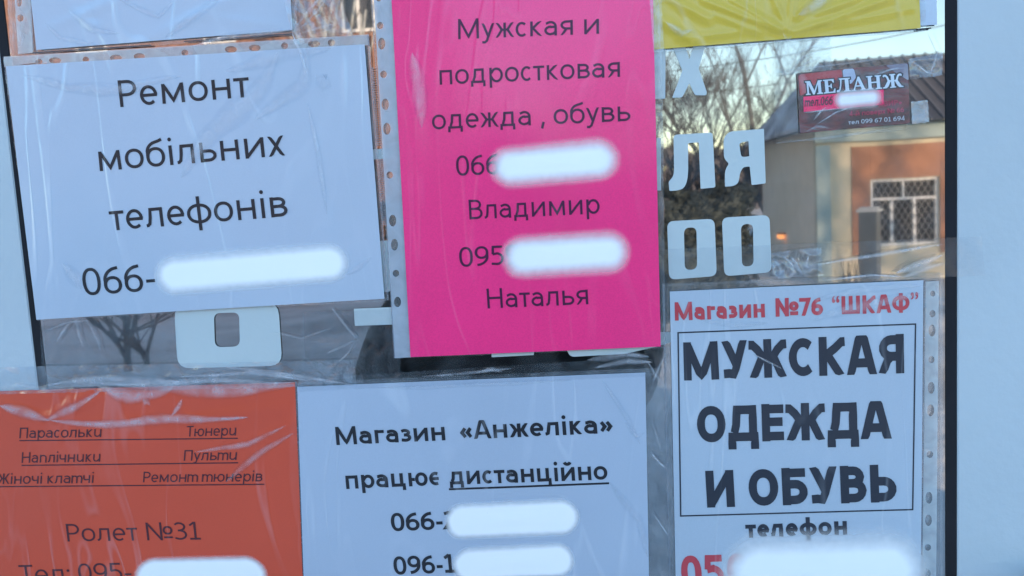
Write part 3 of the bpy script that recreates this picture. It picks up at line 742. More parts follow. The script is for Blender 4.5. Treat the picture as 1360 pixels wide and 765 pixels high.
for i, f in enumerate([([(885,30),(905,45),(920,40)],8),([(1040,44),(1046,55),(1052,48)],5),([(1060,20),(1085,5),(1100,-5)],14),([(874,0),(876,66)],5)]):
    fold(f[0], f[1], O4+.0020, FOLDS, n, hf=hf, seed=i+40)
q = [(1150,-80),(1242,-85),(1244.5,33),(1150,38)]
n = notice('white sheet edge showing right behind the yellow sheet', 'notice', q, .0030)
sheet('paper', q, .0030, WHITE4, n, make_h(8, .0003, [], .003), 8)
line_mesh([(1218,39.3,1236,37.3)], 1.8, .0034, RUBBER, n, 'dark_corner_edge')

# --- 5 orange sheet
q = [(-60,521),(392,507.5),(403.5,800),(-60,800)]; O5 = .0038
n = notice('orange sheet listing umbrellas, handbags and tuners at the lower left', 'notice', q, O5)
rid = [(50,560,130,515,5,.9),(70,560,140,525,4,.8),(0,535,70,556,6,.8),(150,520,225,505,6,.6),(225,560,380,540,8,.5),(310,600,392,560,6,.5),(240,640,340,600,5,.35),(370,600,395,680,5,.4),(235,535,250,555,4,.5),(70,560,330,556,6,.4)]
hf = make_h(5.2, .0007, rid, O5)
sheet('paper', q, O5, ORANGE, n, hf, 4)
line_mesh([(393,507,404.5,800)], 2.0, .0042, SEAM, n, 'weld_seam')
T(n, 'Парасольки', (26.5,581.8), (135,580), 14.2, .135, INKO, O5, hf, 'italic', space=.085, dy=.0003)
T(n, 'Тюнери', (248,579.5), (313.5,578.2), 14.2, .135, INKO, O5, hf, 'italic', space=.085, dy=.0003)
T(n, 'Наплічники', (29.5,614.4), (133.5,612.8), 14.2, .135, INKO, O5, hf, 'italic', space=.085, dy=.0003)
T(n, 'Пульти', (244.5,611.6), (314.5,610.6), 14.2, .135, INKO, O5, hf, 'italic', space=.085, dy=.0003)
T(n, 'Жіночі клатчі', (-3,642.7), (124.5,641), 14.2, .135, INKO, O5, hf, 'italic', space=.085, dy=.0003)
T(n, 'Ремонт тюнерів', (190.5,640.2), (348.5,639), 14.2, .135, INKO, O5, hf, 'italic', space=.085, dy=.0003)
line_mesh([(27,585,315.3,582), (30,617.8,315.8,614.4), (-10,646.2,350.5,643)], 1.5, O5+.0003, INKO, n, 'underline', hf)
T(n, 'Ролет №31', (90.5,718.8), (267.5,716.4), 23.5, .118, INKO, O5, hf, dy=.0003)
T(n, 'Тел: 095-', (28,774), (176,771), 24, .118, INKO, O5, hf, dy=.0003)
smear((206,768), (328,766), 23.5, 5, O5+.0005, n, hf)
for i, f in enumerate([([(0,538),(35,545),(68,556)],9),([(62,558),(100,538),(134,517)],7),([(68,558),(160,562),(250,558),(330,553)],8),([(130,512),(170,522),(230,516)],12),([(150,510),(250,516),(390,512)],13),
                       ([(228,552),(238,540),(243,530)],5),([(190,530),(200,538)],6),([(300,640),(350,600),(390,575)],6),([(20,510),(60,516),(140,510)],6),([(260,600),(330,590),(380,565)],5)]):
    fold(f[0], f[1]*1.3, O5+.0005, FOLDS if i > 6 else FOLD, n, hf=hf, seed=i+50)

# --- 6 lower middle white notice
q = [(395,513.5),(857,494.5),(862.5,800),(405,800)]; O6 = .0036
n = notice('white shop notice with bold text between the orange and the framed notice', 'notice', q, O6)
hf = make_h(6.6, .0011, [(800,505,850,560,5,.35),(815,500,857,620,6,.3)], O6)
sheet('paper', q, O6, WHITE2, n, hf, 7)
pocket(n, [(393,508),(885,488),(890,800),(400,800)], .0028, SLEEVE, 6)
WB = .195
T(n, 'Магазин  «Анжеліка»', (447.4,590.8), (813.5,574.6), 24.6, WB, INK, O6, hf, space=.085)
T(n, 'працює', (460.6,648.9), (586,644), 24.6, WB, INK, O6, hf, space=.085)
T(n, 'дистанційно', (597.8,643.6), (807.3,636.3), 24.6, WB, INK, O6, hf, space=.085)
line_mesh([(597.6,649.6,807.8,641.4)], 2.6, O6+.0002, INK, n, 'underline', hf)
T(n, '066-2', (520.8,705.4), (607,702.2), 24.6, WB*.97, INK, O6, hf, space=.07)
T(n, '096-1', (524.4,763), (606,760), 24.6, WB*.97, INK, O6, hf, space=.07)
smear((615,692.5), (746,686.5), 20, 5, O6+.0003, n, hf)
smear((624,749.5), (740,743.5), 19.5, 5, O6+.0003, n, hf)
for i, f in enumerate([([(800,505),(835,560),(850,590)],5),([(810,640),(850,690),(860,740)],9),([(830,560),(845,580),(857,575)],6),([(500,515),(600,512),(760,505)],5),([(640,668),(660,700)],4)]):
    fold(f[0], f[1], O6+.0004, FOLDS, n, hf=hf, seed=i+60)

# --- 7 framed notice lower right
q = [(889.5,387),(1226,372),(1222.5,800),(898,800)]; O7 = .0036
n = notice('white sheet with a black framed text block in a pocket by the right frame', 'notice', q, O7)
hf = make_h(7.4, .0009, [(895,590,1215,570,4,.25),(980,430,1060,410,5,.3)], O7)
sheet('paper', q, O7, WHITE3, n, hf, 7)
pocket(n, [(879,377),(1252,362),(1252,800),(889,800)], .0028, SLEEVE, 7)
strip(n, [(1229.5,374),(1247,373),(1243,800),(1224.5,800)],
      [ell(1238.3,416.7,4.2,4.8),ell(1237.8,439,4.6,8),ell(1237,477.6,4.2,4.8),ell(1236.7,515,4.6,8),ell(1236,545,4.6,8),ell(1235,603.6,4.4,4.6),ell(1233.7,661,4.6,8),ell(1233,691,4.6,7.6),ell(1232.3,727,4.2,4.4),ell(1231.4,762,4.6,7),ell(1238.8,390,3.5,4)], .0032, STRIP2)
for sg in ((1228.5,372,1223.5,800),(881,378,890,800)): line_mesh([sg], 2.0, .0040, SEAM, n, 'weld_seam')
HB = .275
for tx, a, c in (('Магазин', (896.4,425.6), (1015.8,421.2)), ('№76', (1030,420.4), (1092.8,418.6)), ('“ШКАФ”', (1105,418.2), (1219.5,413.5))):
    T(n, tx, a, c, 24.5, HB*.95, INKR, O7, hf, space=.10, contrast=.22)
T(n, 'МУЖСКАЯ', (908.6,505.2), (1200.5,495.3), 51.5, HB, INKD, O7, hf, space=.10, contrast=.16)
T(n, 'ОДЕЖДА', (926.5,587.8), (1184,582), 49.6, HB, INKD, O7, hf, space=.09, contrast=.16)
T(n, 'И ОБУВЬ', (939.2,673.8), (1191,666), 49.6, HB, INKD, O7, hf, space=.10, contrast=.16)
T(n, 'телефон', (990.5,714), (1125,709.8), 25, HB*.95, INKD, O7, hf, space=.13, contrast=.2)
T(n, '050', (906.5,784), (995,781), 47, .24, INKR, O7, hf, space=.14, contrast=.2)
line_mesh([(900.5,441.7,1215.6,430.2),(1215.6,430.2,1211.8,676.4),(1211.8,676.4,904,685),(904,685,900.5,441.7)], 1.9, O7+.0002, INKD, n, 'printed_frame', hf)
smear((1010,762), (1180,758), 38, 18, O7+.0004, n, hf)
for i, f in enumerate([([(930,425),(980,430),(1020,428)],6),([(1080,425),(1150,405),(1222,392)],12),([(1080,398),(1150,384),(1226,378)],8),([(1000,470),(1020,480),(1040,490)],3)]):
    fold(f[0], f[1], O7+.0004, FOLDS if f[1] > 4 else FOLD, n, hf=hf, seed=i+70)

# --- 8 shop card
q = [(1059,97),(1206,83.5),(1208.5,163.5),(1062.5,177)]; O8 = .0034
def cardmat():
    m, t, p = newmat('printed_card_photo'); g = nd(t, 'ShaderNodeNewGeometry'); mp = nd(t, 'ShaderNodeMapping')
    mp.inputs['Rotation'].default_value = (0, -.5, 0); mp.inputs['Scale'].default_value = (26, 1, 60); t.links.new(g.outputs['Position'], mp.inputs['Vector'])
    n = nd(t, 'ShaderNodeTexNoise'); n.inputs['Scale'].default_value = 1; n.inputs['Detail'].default_value = 6; n.inputs['Distortion'].default_value = 1.4; t.links.new(mp.outputs[0], n.inputs['Vector'])
    r = nd(t, 'ShaderNodeValToRGB'); e = r.color_ramp.elements; e[0].position = .25; e[0].color = (.012,.005,.008,1); e[1].position = .9; e[1].color = (.30,.20,.22,1)
    x = e.new(.42); x.color = (.07,.010,.014,1); x = e.new(.56); x.color = (.17,.018,.02,1); x = e.new(.62); x.color = (.10,.06,.06,1)
    t.links.new(n.outputs[0], r.inputs[0]); t.links.new(r.outputs[0], p.inputs['Base Color']); p.inputs['Roughness'].default_value = .35
    p.inputs['Coat Weight'].default_value = .6; p.inputs['Coat Roughness'].default_value = .15
    return m
n = thing('shop_card', un(1134, 170, O8), 'small dark red printed card with a pink sticker taped near the top right', 'card')
h0 = lambda x, z: 0.0
h8 = make_h(9.1, .0004, [], O8)
sheet('card', q, O8, cardmat(), n, h0, 10, .0008)
RED8 = sheetmat('card_red_patch', (.42, .02, .028), .4, 9.2); PAT = sheetmat('card_pale_patch', (.42, .46, .58), .4, 9.4)
cut('photo_patch', rnd([(1060.5,99),(1118,92.5),(1119,104),(1082,112),(1072,123),(1062.5,128)], 4), [], O8+.0001, 0, RED8, n)
cut('photo_patch', rnd([(1119,92.2),(1134,91),(1137,103),(1130,112),(1121,110)], 3), [], O8+.00013, 0, PAT, n)
cut('photo_patch', rnd([(1176,86.6),(1205.6,84),(1207,107),(1190,97)], 3), [], O8+.00013, 0, sheetmat('card_grey_patch', (.20,.17,.22), .4, 9.6), n)
SERIF = {
 'М': (1.25, [[(0,0),(.34,0),(.34,.07),(.23,.1),(.25,.72),(.52,0),(.64,0),(.92,.72),(.92,.1),(.82,.07),(.82,0),(1.25,0),(1.25,.07),(1.14,.1),(1.14,.9),(1.25,.93),(1.25,1),(.95,1),(.64,.27),(.36,1),(0,1),(0,.93),(.11,.9),(.11,.1),(0,.07)]]),
 'Е': (.86, [[(0,0),(.84,0),(.86,.3),(.79,.3),(.68,.1),(.36,.09),(.36,.46),(.5,.46),(.55,.34),(.62,.34),(.62,.68),(.55,.68),(.5,.55),(.36,.55),(.36,.91),(.62,.9),(.72,.74),(.79,.74),(.78,1),(0,1),(0,.93),(.12,.9),(.12,.1),(0,.07)]]),
 'Л': (1.05, [[(0,.1),(.06,0),(.2,.02),(.31,.16),(.39,.5),(.43,.9),(.66,.9),(.66,.1),(.55,.07),(.55,0),(1.05,0),(1.05,.07),(.93,.1),(.93,.9),(1.05,.93),(1.05,1),(.24,1),(.24,.93),(.33,.9),(.29,.5),(.22,.22),(.14,.16),(.08,.18)]]),
 'А': (1.05, [[(0,0),(.34,0),(.34,.07),(.24,.1),(.32,.3),(.66,.3),(.73,.1),(.62,.07),(.62,0),(1.05,0),(1.05,.07),(.98,.1),(.62,1.02),(.5,1.02),(.14,.1),(0,.07)], [(.36,.39),(.49,.74),(.62,.39)]]),
 'Н': (1.1, [[(0,0),(.46,0),(.46,.07),(.36,.1),(.36,.46),(.74,.46),(.74,.1),(.64,.07),(.64,0),(1.1,0),(1.1,.07),(.98,.1),(.98,.9),(1.1,.93),(1.1,1),(.64,1),(.64,.93),(.74,.9),(.74,.56),(.36,.56),(.36,.9),(.46,.93),(.46,1),(0,1),(0,.93),(.12,.9),(.12,.1),(0,.07)]]),
 'Ж': (1.5, [[(0,0),(.28,0),(.42,.12),(.58,.45),(.63,.46),(.63,.1),(.53,.07),(.53,0),(.97,0),(.97,.07),(.87,.1),(.87,.46),(.92,.45),(1.08,.12),(1.22,0),(1.5,0),(1.5,.07),(1.38,.1),(1.12,.52),(1.2,.78),(1.3,.86),(1.42,.8),(1.46,.92),(1.36,1.0),(1.2,.98),(1.08,.84),(.98,.58),(.87,.55),(.87,.9),(.97,.93),(.97,1),(.53,1),(.53,.93),(.63,.9),(.63,.55),(.52,.58),(.42,.84),(.3,.98),(.14,1.0),(.04,.92),(.08,.8),(.2,.86),(.3,.78),(.38,.52),(.12,.1),(0,.07)]])}
def serif_word(word, p0, p1, cap, off, mat, grow, name):
    """each letter a slightly embossed plate; grow > 0 draws the wider dark outline behind"""
    x = 0; tot = sum(SERIF[c][0]+.06 for c in word)-.06
    a = Vector(p0); b_ = Vector(p1); u = (b_-a); Lp = u.length; u.normalize(); v = Vector((u.y, -u.x)); s = Lp/tot
    for ch in word:
        W, rings = SERIF[ch]; ps = []
        for r in rings: ps.append([(a+u*((x+p[0])*s)+v*(p[1]*cap)) for p in r])
        if grow:
            ring = ps[0]; m = len(ring); ar = sum(ring[i].x*ring[(i+1)%m].y-ring[(i+1)%m].x*ring[i].y for i in range(m)); sg = 1 if ar > 0 else -1
            c = []
            cen = sum(ring, Vector((0,0)))/m
            # outline = union of the letter's own edges thickened
            vs = []; fs = []
            for i in range(m):
                p, q_ = ring[i], ring[(i+1)%m]; t = (q_-p)
                if t.length < .01: continue
                t.normalize(); nn = Vector((-t.y, t.x))*grow
                n0 = len(vs)
                for k, (e1, e2) in enumerate(((p-t*grow, 1), (q_+t*grow, 1), (q_+t*grow, -1), (p-t*grow, -1))):
                    w3 = un(*(e1+nn*e2), off-.000004*i); vs.append(w3)
                fs.append((n0, n0+1, n0+2, n0+3))
            mk(name, vs, fs, mat, n)
        else:
            o = cut(name, [tuple(p) for p in ps[0]], [[tuple(p) for p in r] for r in ps[1:]], off, 0, mat, n)
        x += W+.06
serif_word('МЕЛАНЖ', (1070.5,126.3), (1200,115.3), 18.2, O8+.0003, plain('card_outline_ink', (.012,.012,.02), .4), 1.5, 'letter_outline')
serif_word('МЕЛАНЖ', (1070.5,126.3), (1200,115.3), 18.2, O8+.0004, plain('card_white_print', (.62,.68,.74), .4), 0, 'card_letter')
st = cut('pink_sticker', [(1067,128.5),(1173.6,118.8),(1173.6,139),(1067.5,148.6)], [], O8+.0007, .0002, sheetmat('neon_pink', (.98,.015,.13), .3, 2.2, haze=.03), n)
TINYW = plain('tiny_pale_print', (.50,.52,.56), .5); TINYR = plain('tiny_red_print', (.50,.02,.07), .5); PEN = plain('pen_ink', (.03,.012,.03), .5)
T(n, 'тел.066', (1068.5,141.8), (1105.5,139), 11.5, .17, PEN, O8+.0008, h0, 'italic', space=.12)
T(n, '„АВИР»', (1163,142.5), (1197.5,139), 7, .19, TINYR, O8+.0005, h0)
T(n, '4-й поверх № 66', (1128,154.5), (1200.5,148.8), 6.4, .17, TINYR, O8+.0005, h0)
T(n, 'тел 099 67 01 694', (1126.5,165.5), (1201.5,159.8), 5.8, .17, TINYW, O8+.0005, h0)
smear((1120,133), (1159,129), 7.5, 6, O8+.0010, n, h0)
for i, f in enumerate([([(1080,160),(1090,148),(1100,140)],3),([(1085,165),(1110,150),(1140,140)],2.5),([(1066,150),(1100,146),(1125,143)],2.5),([(1070,175),(1085,168),(1100,170)],4),([(1160,100),(1185,92),(1200,90)],3)]):
    fold(f[0], f[1], O8+.0006, FOLD, n, seed=i+80)

# ---------------- tape and loose film
def tape(label, quad, off, mat, amp, seed, step=4, sx=60, folds=(), fm=None):
    c = un(*[sum(p[k] for p in quad)/4 for k in (0, 1)], off)
    o = crumple('tape_strip', quad, off, mat, None, amp, seed, step, sx, origin=c)
    tag(o, label, 'tape')
    for i, f in enumerate(folds): fold(f[0], f[1], off+.0006, fm or FOLD, o, seed=i+seed*10)
    return o
tape('wide crumpled clear tape across the top of the framed notice onto the right frame', [(879,331),(1304,314),(1308,366),(881,380)], .0052, THIN, .0005, 21, 5, 30,
     [([(1085,352),(1120,345),(1180,336),(1252,326)],5),([(1190,362),(1220,352),(1252,340)],9),([(1200,368),(1230,356),(1256,350)],7),([(1040,340),(1060,358),(1075,366)],4),([(1050,345),(1055,362),(1048,368)],4),([(1100,372),(1160,366),(1200,368)],3)])
tape('torn lump of crumpled film between the two letters O and the dark post reflection', [(1024,336),(1090,328),(1092,366),(1026,370)], .0060, TAPE, .0035, 22, 3, 90,
     [([(1030,345),(1038,360),(1034,368)],4),([(1050,340),(1060,355),(1066,366)],5),([(1075,338),(1070,352),(1080,362)],4)])
tape('clear tape patch wrinkled over the printed card', [(1028,92),(1204,72),(1210,172),(1030,190)], .0058, film('thin_tape', .02, (.62,.7,.74), .025, .1, .6, .8, 70), .0005, 23, 4, 50,
     [([(1030,190),(1100,183),(1180,172)],3),([(1028,100),(1090,88),(1195,76)],2.5)], FOLDS)
tape('milky tab of folded tape right of the printed card', [(1210,135),(1232,133),(1234,162),(1211,165)], .0048, HOLO, .0004, 24, 3, 60)
tape('pleated end of the card tape next to the right gasket', [(1206,78),(1251,70),(1252,100),(1208,106)], .0050, TAPE, .002, 25, 3, 90,
     [([(1210,80),(1230,96),(1246,100)],3),([(1246,66),(1240,85),(1234,100)],3),([(1238,40),(1246,58),(1252,72)],1.8)])
tape('rubbed oval patch of old tape above the printed card', [(1030,52),(1104,48),(1106,96),(1032,100)], .0026, film('old_glue', .08, (.5,.6,.64), .05, .3, 1, .9, 120), .0006, 26, 4, 60,
     [([(1046,90),(1060,70),(1080,60),(1100,62)],2.5),([(1050,95),(1066,76),(1086,68)],2.5),([(1056,96),(1070,84),(1090,76)],2)], FOLDS)
tape('crumpled tape below the phone repair notice at the left gasket', [(52,408),(232,400),(236,478),(56,500)], .0026, THIN, .0004, 27, 4, 30,
     [([(100,420),(104,445),(110,462)],3),([(95,425),(80,445),(74,455)],3),([(112,420),(130,450),(136,470)],3),([(60,440),(90,428),(120,425)],3)], FOLDS)
tape('broad clear tape laid across the top edge of the orange sheet', [(-20,488),(470,478),(474,512),(-20,524)], .0046, TAPE, .0005, 28, 5, 30,
     [([(60,512),(140,503),(240,508)],9),([(240,500),(330,494),(420,508)],5),([(300,488),(400,500),(470,512)],5),([(120,508),(230,510),(390,505)],8)])
tape('crumpled clear tape at the bottom left corner of the magenta pocket', [(400,415),(530,410),(532,508),(402,512)], .0030, THIN, .0005, 29, 4, 35,
     [([(440,408),(462,436),(474,450)],4),([(432,470),(460,458),(474,450)],3),([(448,482),(462,470),(470,455)],2.5),([(395,500),(430,505),(470,500)],3),([(360,440),(400,450),(440,436)],2)], FOLDS)
tape('clear tape along the top edge of the lower white notice', [(395,503),(860,474),(864,500),(397,520)], .0044, THIN, .0005, 30, 4, 35,
     [([(560,500),(620,494),(680,490)],4),([(640,492),(655,490),(668,494)],6),([(780,478),(830,470),(862,474)],9),([(790,488),(830,480),(866,482)],7)])
tape('scrunched clear film in the gap between the lower white and the framed notice', [(856,462),(890,460),(893,765),(862,765)], .0042, THIN, .0012, 31, 4, 60,
     [([(860,480),(872,500),(884,515)],3),([(884,470),(874,490),(866,510)],3),([(864,600),(876,615),(888,625)],3),([(866,560),(878,600)],2.5),([(866,680),(880,700),(888,712)],2.5)])
tape('clear tape running diagonally from the upper white sheet down to the phone notice', [(376,-5),(448,-8),(470,46),(392,60)], .0050, TAPE, .0012, 32, 4, 60,
     [([(426,-4),(408,16),(388,44)],4),([(400,44),(420,38),(442,32)],3),([(436,-4),(414,22),(396,40)],2),([(388,44),(400,70),(408,100)],4)], FOLD)
tape('fine clear film along the left edge of the yellow sheet', [(862,-10),(878,-10),(882,68),(868,70)], .0060, TAPE, .0005, 33, 4, 60)
# ================================================================== THE STREET THE GLASS MIRRORS
GZ = -1.0
def snowmat():
    m, t, p = newmat('trodden_snow'); tc = nd(t, 'ShaderNodeTexCoord')
    n = nd(t, 'ShaderNodeTexNoise'); n.inputs['Scale'].default_value = .5; n.inputs['Detail'].default_value = 8; t.links.new(tc.outputs['Object'], n.inputs['Vector'])
    r = nd(t, 'ShaderNodeValToRGB'); e = r.color_ramp.elements; e[0].position = .36; e[0].color = (.45,.46,.46,1); e[1].position = .56; e[1].color = (.74,.76,.76,1)
    t.links.new(n.outputs[0], r.inputs[0]); t.links.new(r.outputs[0], p.inputs['Base Color']); p.inputs['Roughness'].default_value = .85
    n2 = nd(t, 'ShaderNodeTexNoise'); n2.inputs['Scale'].default_value = 4; n2.inputs['Detail'].default_value = 8; t.links.new(tc.outputs['Object'], n2.inputs['Vector'])
    b = nd(t, 'ShaderNodeBump'); b.inputs['Strength'].default_value = .7; b.inputs['Distance'].default_value = .08; t.links.new(n2.outputs[0], b.inputs['Height']); t.links.new(b.outputs[0], p.inputs['Normal'])
    return m
SNOW = snowmat(); FRESH = plain('fresh_snow', (.74,.76,.80), .8, .05, 3, .4, 6)
rs = [0, 3, 5, 7, 9, 11, 13, 15, 17, 19, 22, 26, 32, 42, 60, 100, 200, 500, 1500]; vs = [Vector((0, -12, GZ))]; fs = []; NA = 72
for r_ in rs[1:]:
    for k in range(NA):
        a = 2*math.pi*k/NA; x, y = r_*math.cos(a), r_*math.sin(a)-12
        z = GZ+(.09*noise.noise(Vector((x*.5, y*.5, 0)))+.04*noise.noise(Vector((x*1.7, y*1.7, 3))))*(1 if r_ < 60 else 0)
        vs.append(Vector((x, y, z if y < -3 else GZ-.05)))
for k in range(NA): fs.append((0, 1+k, 1+(k+1) % NA))
for j in range(len(rs)-2):
    for k in range(NA): a = 1+j*NA; b_ = a+NA; fs.append((a+k, b_+k, b_+(k+1) % NA, a+(k+1) % NA))
g = mk('snowy_ground', vs, fs, SNOW, smooth=True); tag(g, kind='structure')
b = MB(); b.box((-2.2, -2.3, GZ-.1), (2.2, -.004, -.004)); b.box((-1.6, -2.65, GZ-.1), (1.6, -2.303, -.33)); b.box((-1.6, -3.0, GZ-.1), (1.6, -2.653, -.66))
tag(b.build('entrance_landing', plain('wet_concrete', (.16,.16,.17), .8, .2, 3, .3, 30)), kind='structure')

CREAM = plain('cream_render', (.64,.57,.42), .9, .06, 2, .2, 40); SIDE = plain('grey_beige_render', (.85,.74,.60), .9, .06, 2, .2, 40)
ORW = plain('orange_render', (.40,.20,.13), .9, .10, 3, .2, 40); WHT = plain('white_window_frame', (.85,.86,.86), .5); GLS = plain('dark_pane', (.03,.035,.045), .08, .2, 2)
TEAL = plain('pale_teal_trim', (.36,.45,.44), .7)
hs = thing('low_house', (8, -20, GZ), 'low cream and orange rendered house across the street with a hipped metal roof', 'house')
x0, x1 = 4.13, 13.0; wx0, wx1, wz0, wz1 = 5.28, 6.70, -.26, 1.20
for a, c in (((x0,-20.3,GZ-.1),(wx0,-20,2.38)), ((wx1,-20.3,GZ-.1),(x1,-20,2.38)), ((wx0,-20.3,GZ-.1),(wx1,-20,wz0)), ((wx0,-20.3,wz1),(wx1,-20,2.38))):
    b = MB(); b.box(a, c); b.build('front_wall', CREAM, hs)
b = MB(); b.box((x0, -28, GZ-.1), (x0+.3, -20.303, 2.38)); b.build('side_wall', SIDE, hs)
b = MB(); b.box((x1-.3, -28, GZ-.1), (x1, -20.303, 2.38)); b.build('side_wall', SIDE, hs)
for a, c in (((4.87,-19.995,-.45),(wx0-.02,-19.97,1.94)), ((wx1+.02,-19.995,-.45),(7.6,-19.97,1.94)), ((wx0-.017,-19.995,wz1+.02),(wx1+.017,-19.97,1.94))):
    b = MB(); b.box(a, c); b.build('orange_panel', ORW, hs)
b = MB(); b.box((x0-.02, -19.996, GZ), (x0+.28, -19.93, 2.0)); b.build('corner_pilaster', TEAL, hs)
b = MB(); b.box((x0-.05, -19.996, 2.06), (x1, -19.85, 2.37)); b.build('cornice', TEAL, hs)
wn = mk('window', *(lambda m: (m.v, m.f))((lambda m: (m.box((wx0,-20.2,wz0),(wx1,-20.17,wz1)), m)[1])(MB())), GLS, hs)
b = MB(); t_ = .055
for a, c in (((wx0,wz0),(wx1,wz0+t_)), ((wx0,wz1-t_),(wx1,wz1)), ((wx0,wz0+t_),(wx0+t_,wz1-t_)), ((wx1-t_,wz0+t_),(wx1,wz1-t_)), ((wx0+t_,.74),(wx1-t_,.80)), ((5.70,wz0+t_),(5.76,.74)), ((6.18,wz0+t_),(6.24,.74)), ((5.96,.80),(6.0,wz1-t_))):
    b.box((a[0], -20.165, a[1]), (c[0], -20.06, c[1]))
b.build('window_frame', WHT, wn)
b = MB()
for i in range(-14, 15):
    for s in (1, -1):
        xa = wx0+i*.14; pts = []
        for k in range(25):
            z = wz0+.03+(wz1-wz0-.06)*k/24; x = xa+(z-wz0)*.6*s+(0 if s > 0 else .9)
            if wx0+.03 < x < wx1-.03: pts.append((x, -20.045-.006*s, z))
        if len(pts) > 1: b.tube([pts[0], pts[-1]], [.006]*2, 4, False)
b.build('grille', plain('pale_grille', (.30,.31,.31), .5), wn)
METAL = plain('dark_ribbed_metal', (.125,.12,.125), .5)
e0, e1 = x0-.45, x1+.45; ye0, ye1, yr, zr = -19.55, -28.4, -23.5, 4.2
b = MB(); b.add([(e0,ye0,2.40),(e1,ye0,2.40),(e1,ye1,2.40),(e0,ye1,2.40),(4.95,yr,zr),(10.8,yr,zr)], [(0,1,5,4),(2,3,4,5),(1,2,5),(0,3,2,1)]); b.build('roof', METAL, hs)
b = MB(); b.add([(e0,ye0,2.405),(e0,ye1,2.405),(4.95,yr,zr+.005),(e0,ye0,2.33),(e0,ye1,2.33)], [(1,0,2),(0,1,4,3)]); b.build('hip_slope', plain('snow_over_metal', (.48,.50,.56), .7, .5, 1.1, .5, 5), hs)
b = MB()
for i in range(34):
    xr = e0+.3+i*.27; tt = 1.0
    if xr < 4.95: tt = (xr-e0)/(4.95-e0)
    if xr > 10.8: tt = (e1-xr)/(e1-10.8)
    if tt <= .02: continue
    p0 = Vector((xr, ye0, 2.42)); p1 = Vector((xr, ye0+(yr-ye0)*tt, 2.42+(zr-2.40)*tt)); b.tube([p0, p1], [.035]*2, 4)
tag(b.build('roof_ribs', plain('rib_metal', (.20,.19,.20), .5), hs), kind='stuff')
# orange lamp on the side wall
Yl = 24
for _ in range(30): Yl += (4.1-V(1041, 313, Yl).x)*1.5
lp = V(1041, 313, Yl)
lm = thing('wall_lamp', lp, 'small lit orange lamp on the shaded side wall of the low house', 'lamp')
m_, t2, p2 = newmat('lit_orange'); p2.inputs['Emission Color'].default_value = (1,.42,.16,1); p2.inputs['Emission Strength'].default_value = .7; p2.inputs['Base Color'].default_value = (.6,.3,.1,1)
b = MB(); b.box((lp.x-.16, lp.y-.16, lp.z-.06), (lp.x-.02, lp.y+.16, lp.z+.06), .02); b.build('lamp_glass', m_, lm)
b = MB(); b.box((lp.x-.17, lp.y-.18, lp.z+.062), (lp.x+.03, lp.y+.18, lp.z+.09)); b.build('lamp_cap', METAL, lm)

# brick building on the left
BRK = plain('red_orange_brickwork', (.26,.14,.105), .9, .28, 5, .3, 30)
XB = V(527, 230, 25).x
bb = thing('brick_building', (XB-6, -25, GZ), 'two storey orange brick building behind the bare trees on the left', 'building')
b = MB(); b.box((XB-14, -34, GZ-.1), (XB, -25, 10.2)); b.build('wall', BRK, bb)
b = MB(); b.box((XB-14.05, -34.05, GZ-.1), (XB+.05, -24.95, -.62)); b.build('plinth', plain('dark_plinth', (.07,.075,.08), .9), bb)
b = MB(); b.box((XB-14.3, -34.3, 10.203), (XB+.3, -24.7, 10.4)); b.build('roof', METAL, bb)
wv = V(474, 10, 25)
for wxc, wzc in ((wv.x+.05, wv.z+.1), (XB-5, wv.z+.1), (XB-9, wv.z+.1), (XB-5, 2.4), (XB-9, 2.4)):
    o = MB(); o.box((wxc-.45, -24.99, wzc-.75), (wxc+.45, -24.97, wzc+.75)); wn2 = o.build('window', GLS, bb)
    f = MB()
    for a, c in (((-.5,-.8),(.5,-.72)),((-.5,.72),(.5,.8)),((-.5,-.72),(-.42,.72)),((.42,-.72),(.5,.72)),((-.04,-.72),(.04,.72))): f.box((wxc+a[0], -24.965, wzc+a[1]), (wxc+c[0], -24.92, wzc+c[1]))
    f.build('frame', WHT, wn2)

# trees
BARK = plain('grey_bark', (.105,.108,.12), .9, .3, 8); BIRCH = plain('birch_bark', (.38,.40,.40), .8, .5, 3)
def bare_tree(loc, H, seed, label, spread=.55, levels=6, r0=None, mat=None, group=None, fork=.32, limb=None):
    rg = random.Random(seed); loc = Vector(loc); t = thing('bare_tree', loc, label, 'tree', group)
    tr = MB(); tw = MB(); r0 = r0 or H*.014
    def grow(p, d, L, r, lv):
        pts = [p]; rr = [r]; n = 4
        for i in range(n):
            d = (d+Vector((rg.uniform(-1,1), rg.uniform(-1,1), rg.uniform(-.4,.7)))*.13).normalized(); p = p+d*(L/n); pts.append(p); rr.append(r*(1-.35*(i+1)/n))
        (tr if lv < 2 else tw).tube(pts, rr, 6 if lv < 2 else 3, lv < 1)
        if lv >= levels: return
        k = 3 if lv < 4 else 3
        if lv == 0: k = 5
        for i in range(k):
            q = pts[rg.choice((2,3,4))] if i else pts[-1]
            ax = Vector((rg.uniform(-1,1), rg.uniform(-1,1), rg.uniform(-.2,.5))).normalized()
            nd_ = (d*(1-spread*(.4 if i == 0 else 1))+ax*spread+Vector((0,0,.18))).normalized()
            grow(q, nd_, (limb if (limb and lv == 0) else L)*rg.uniform(.58,.80), max(.006, r*rg.uniform(.40,.58)*(1.15 if i == 0 else 1)), lv+1)
    grow(loc-Vector((0,0,.1)), Vector((rg.uniform(-.06,.06), 0, 1)), H*fork, r0, 0)
    tr.build('trunk', mat or BARK, t, smooth=True); tw.build('crown', BARK, t)
    return t
G = 'bare winter trees across the street'
def gp(px, Y): v = V(px, 250, Y); return (v.x, v.y, GZ)
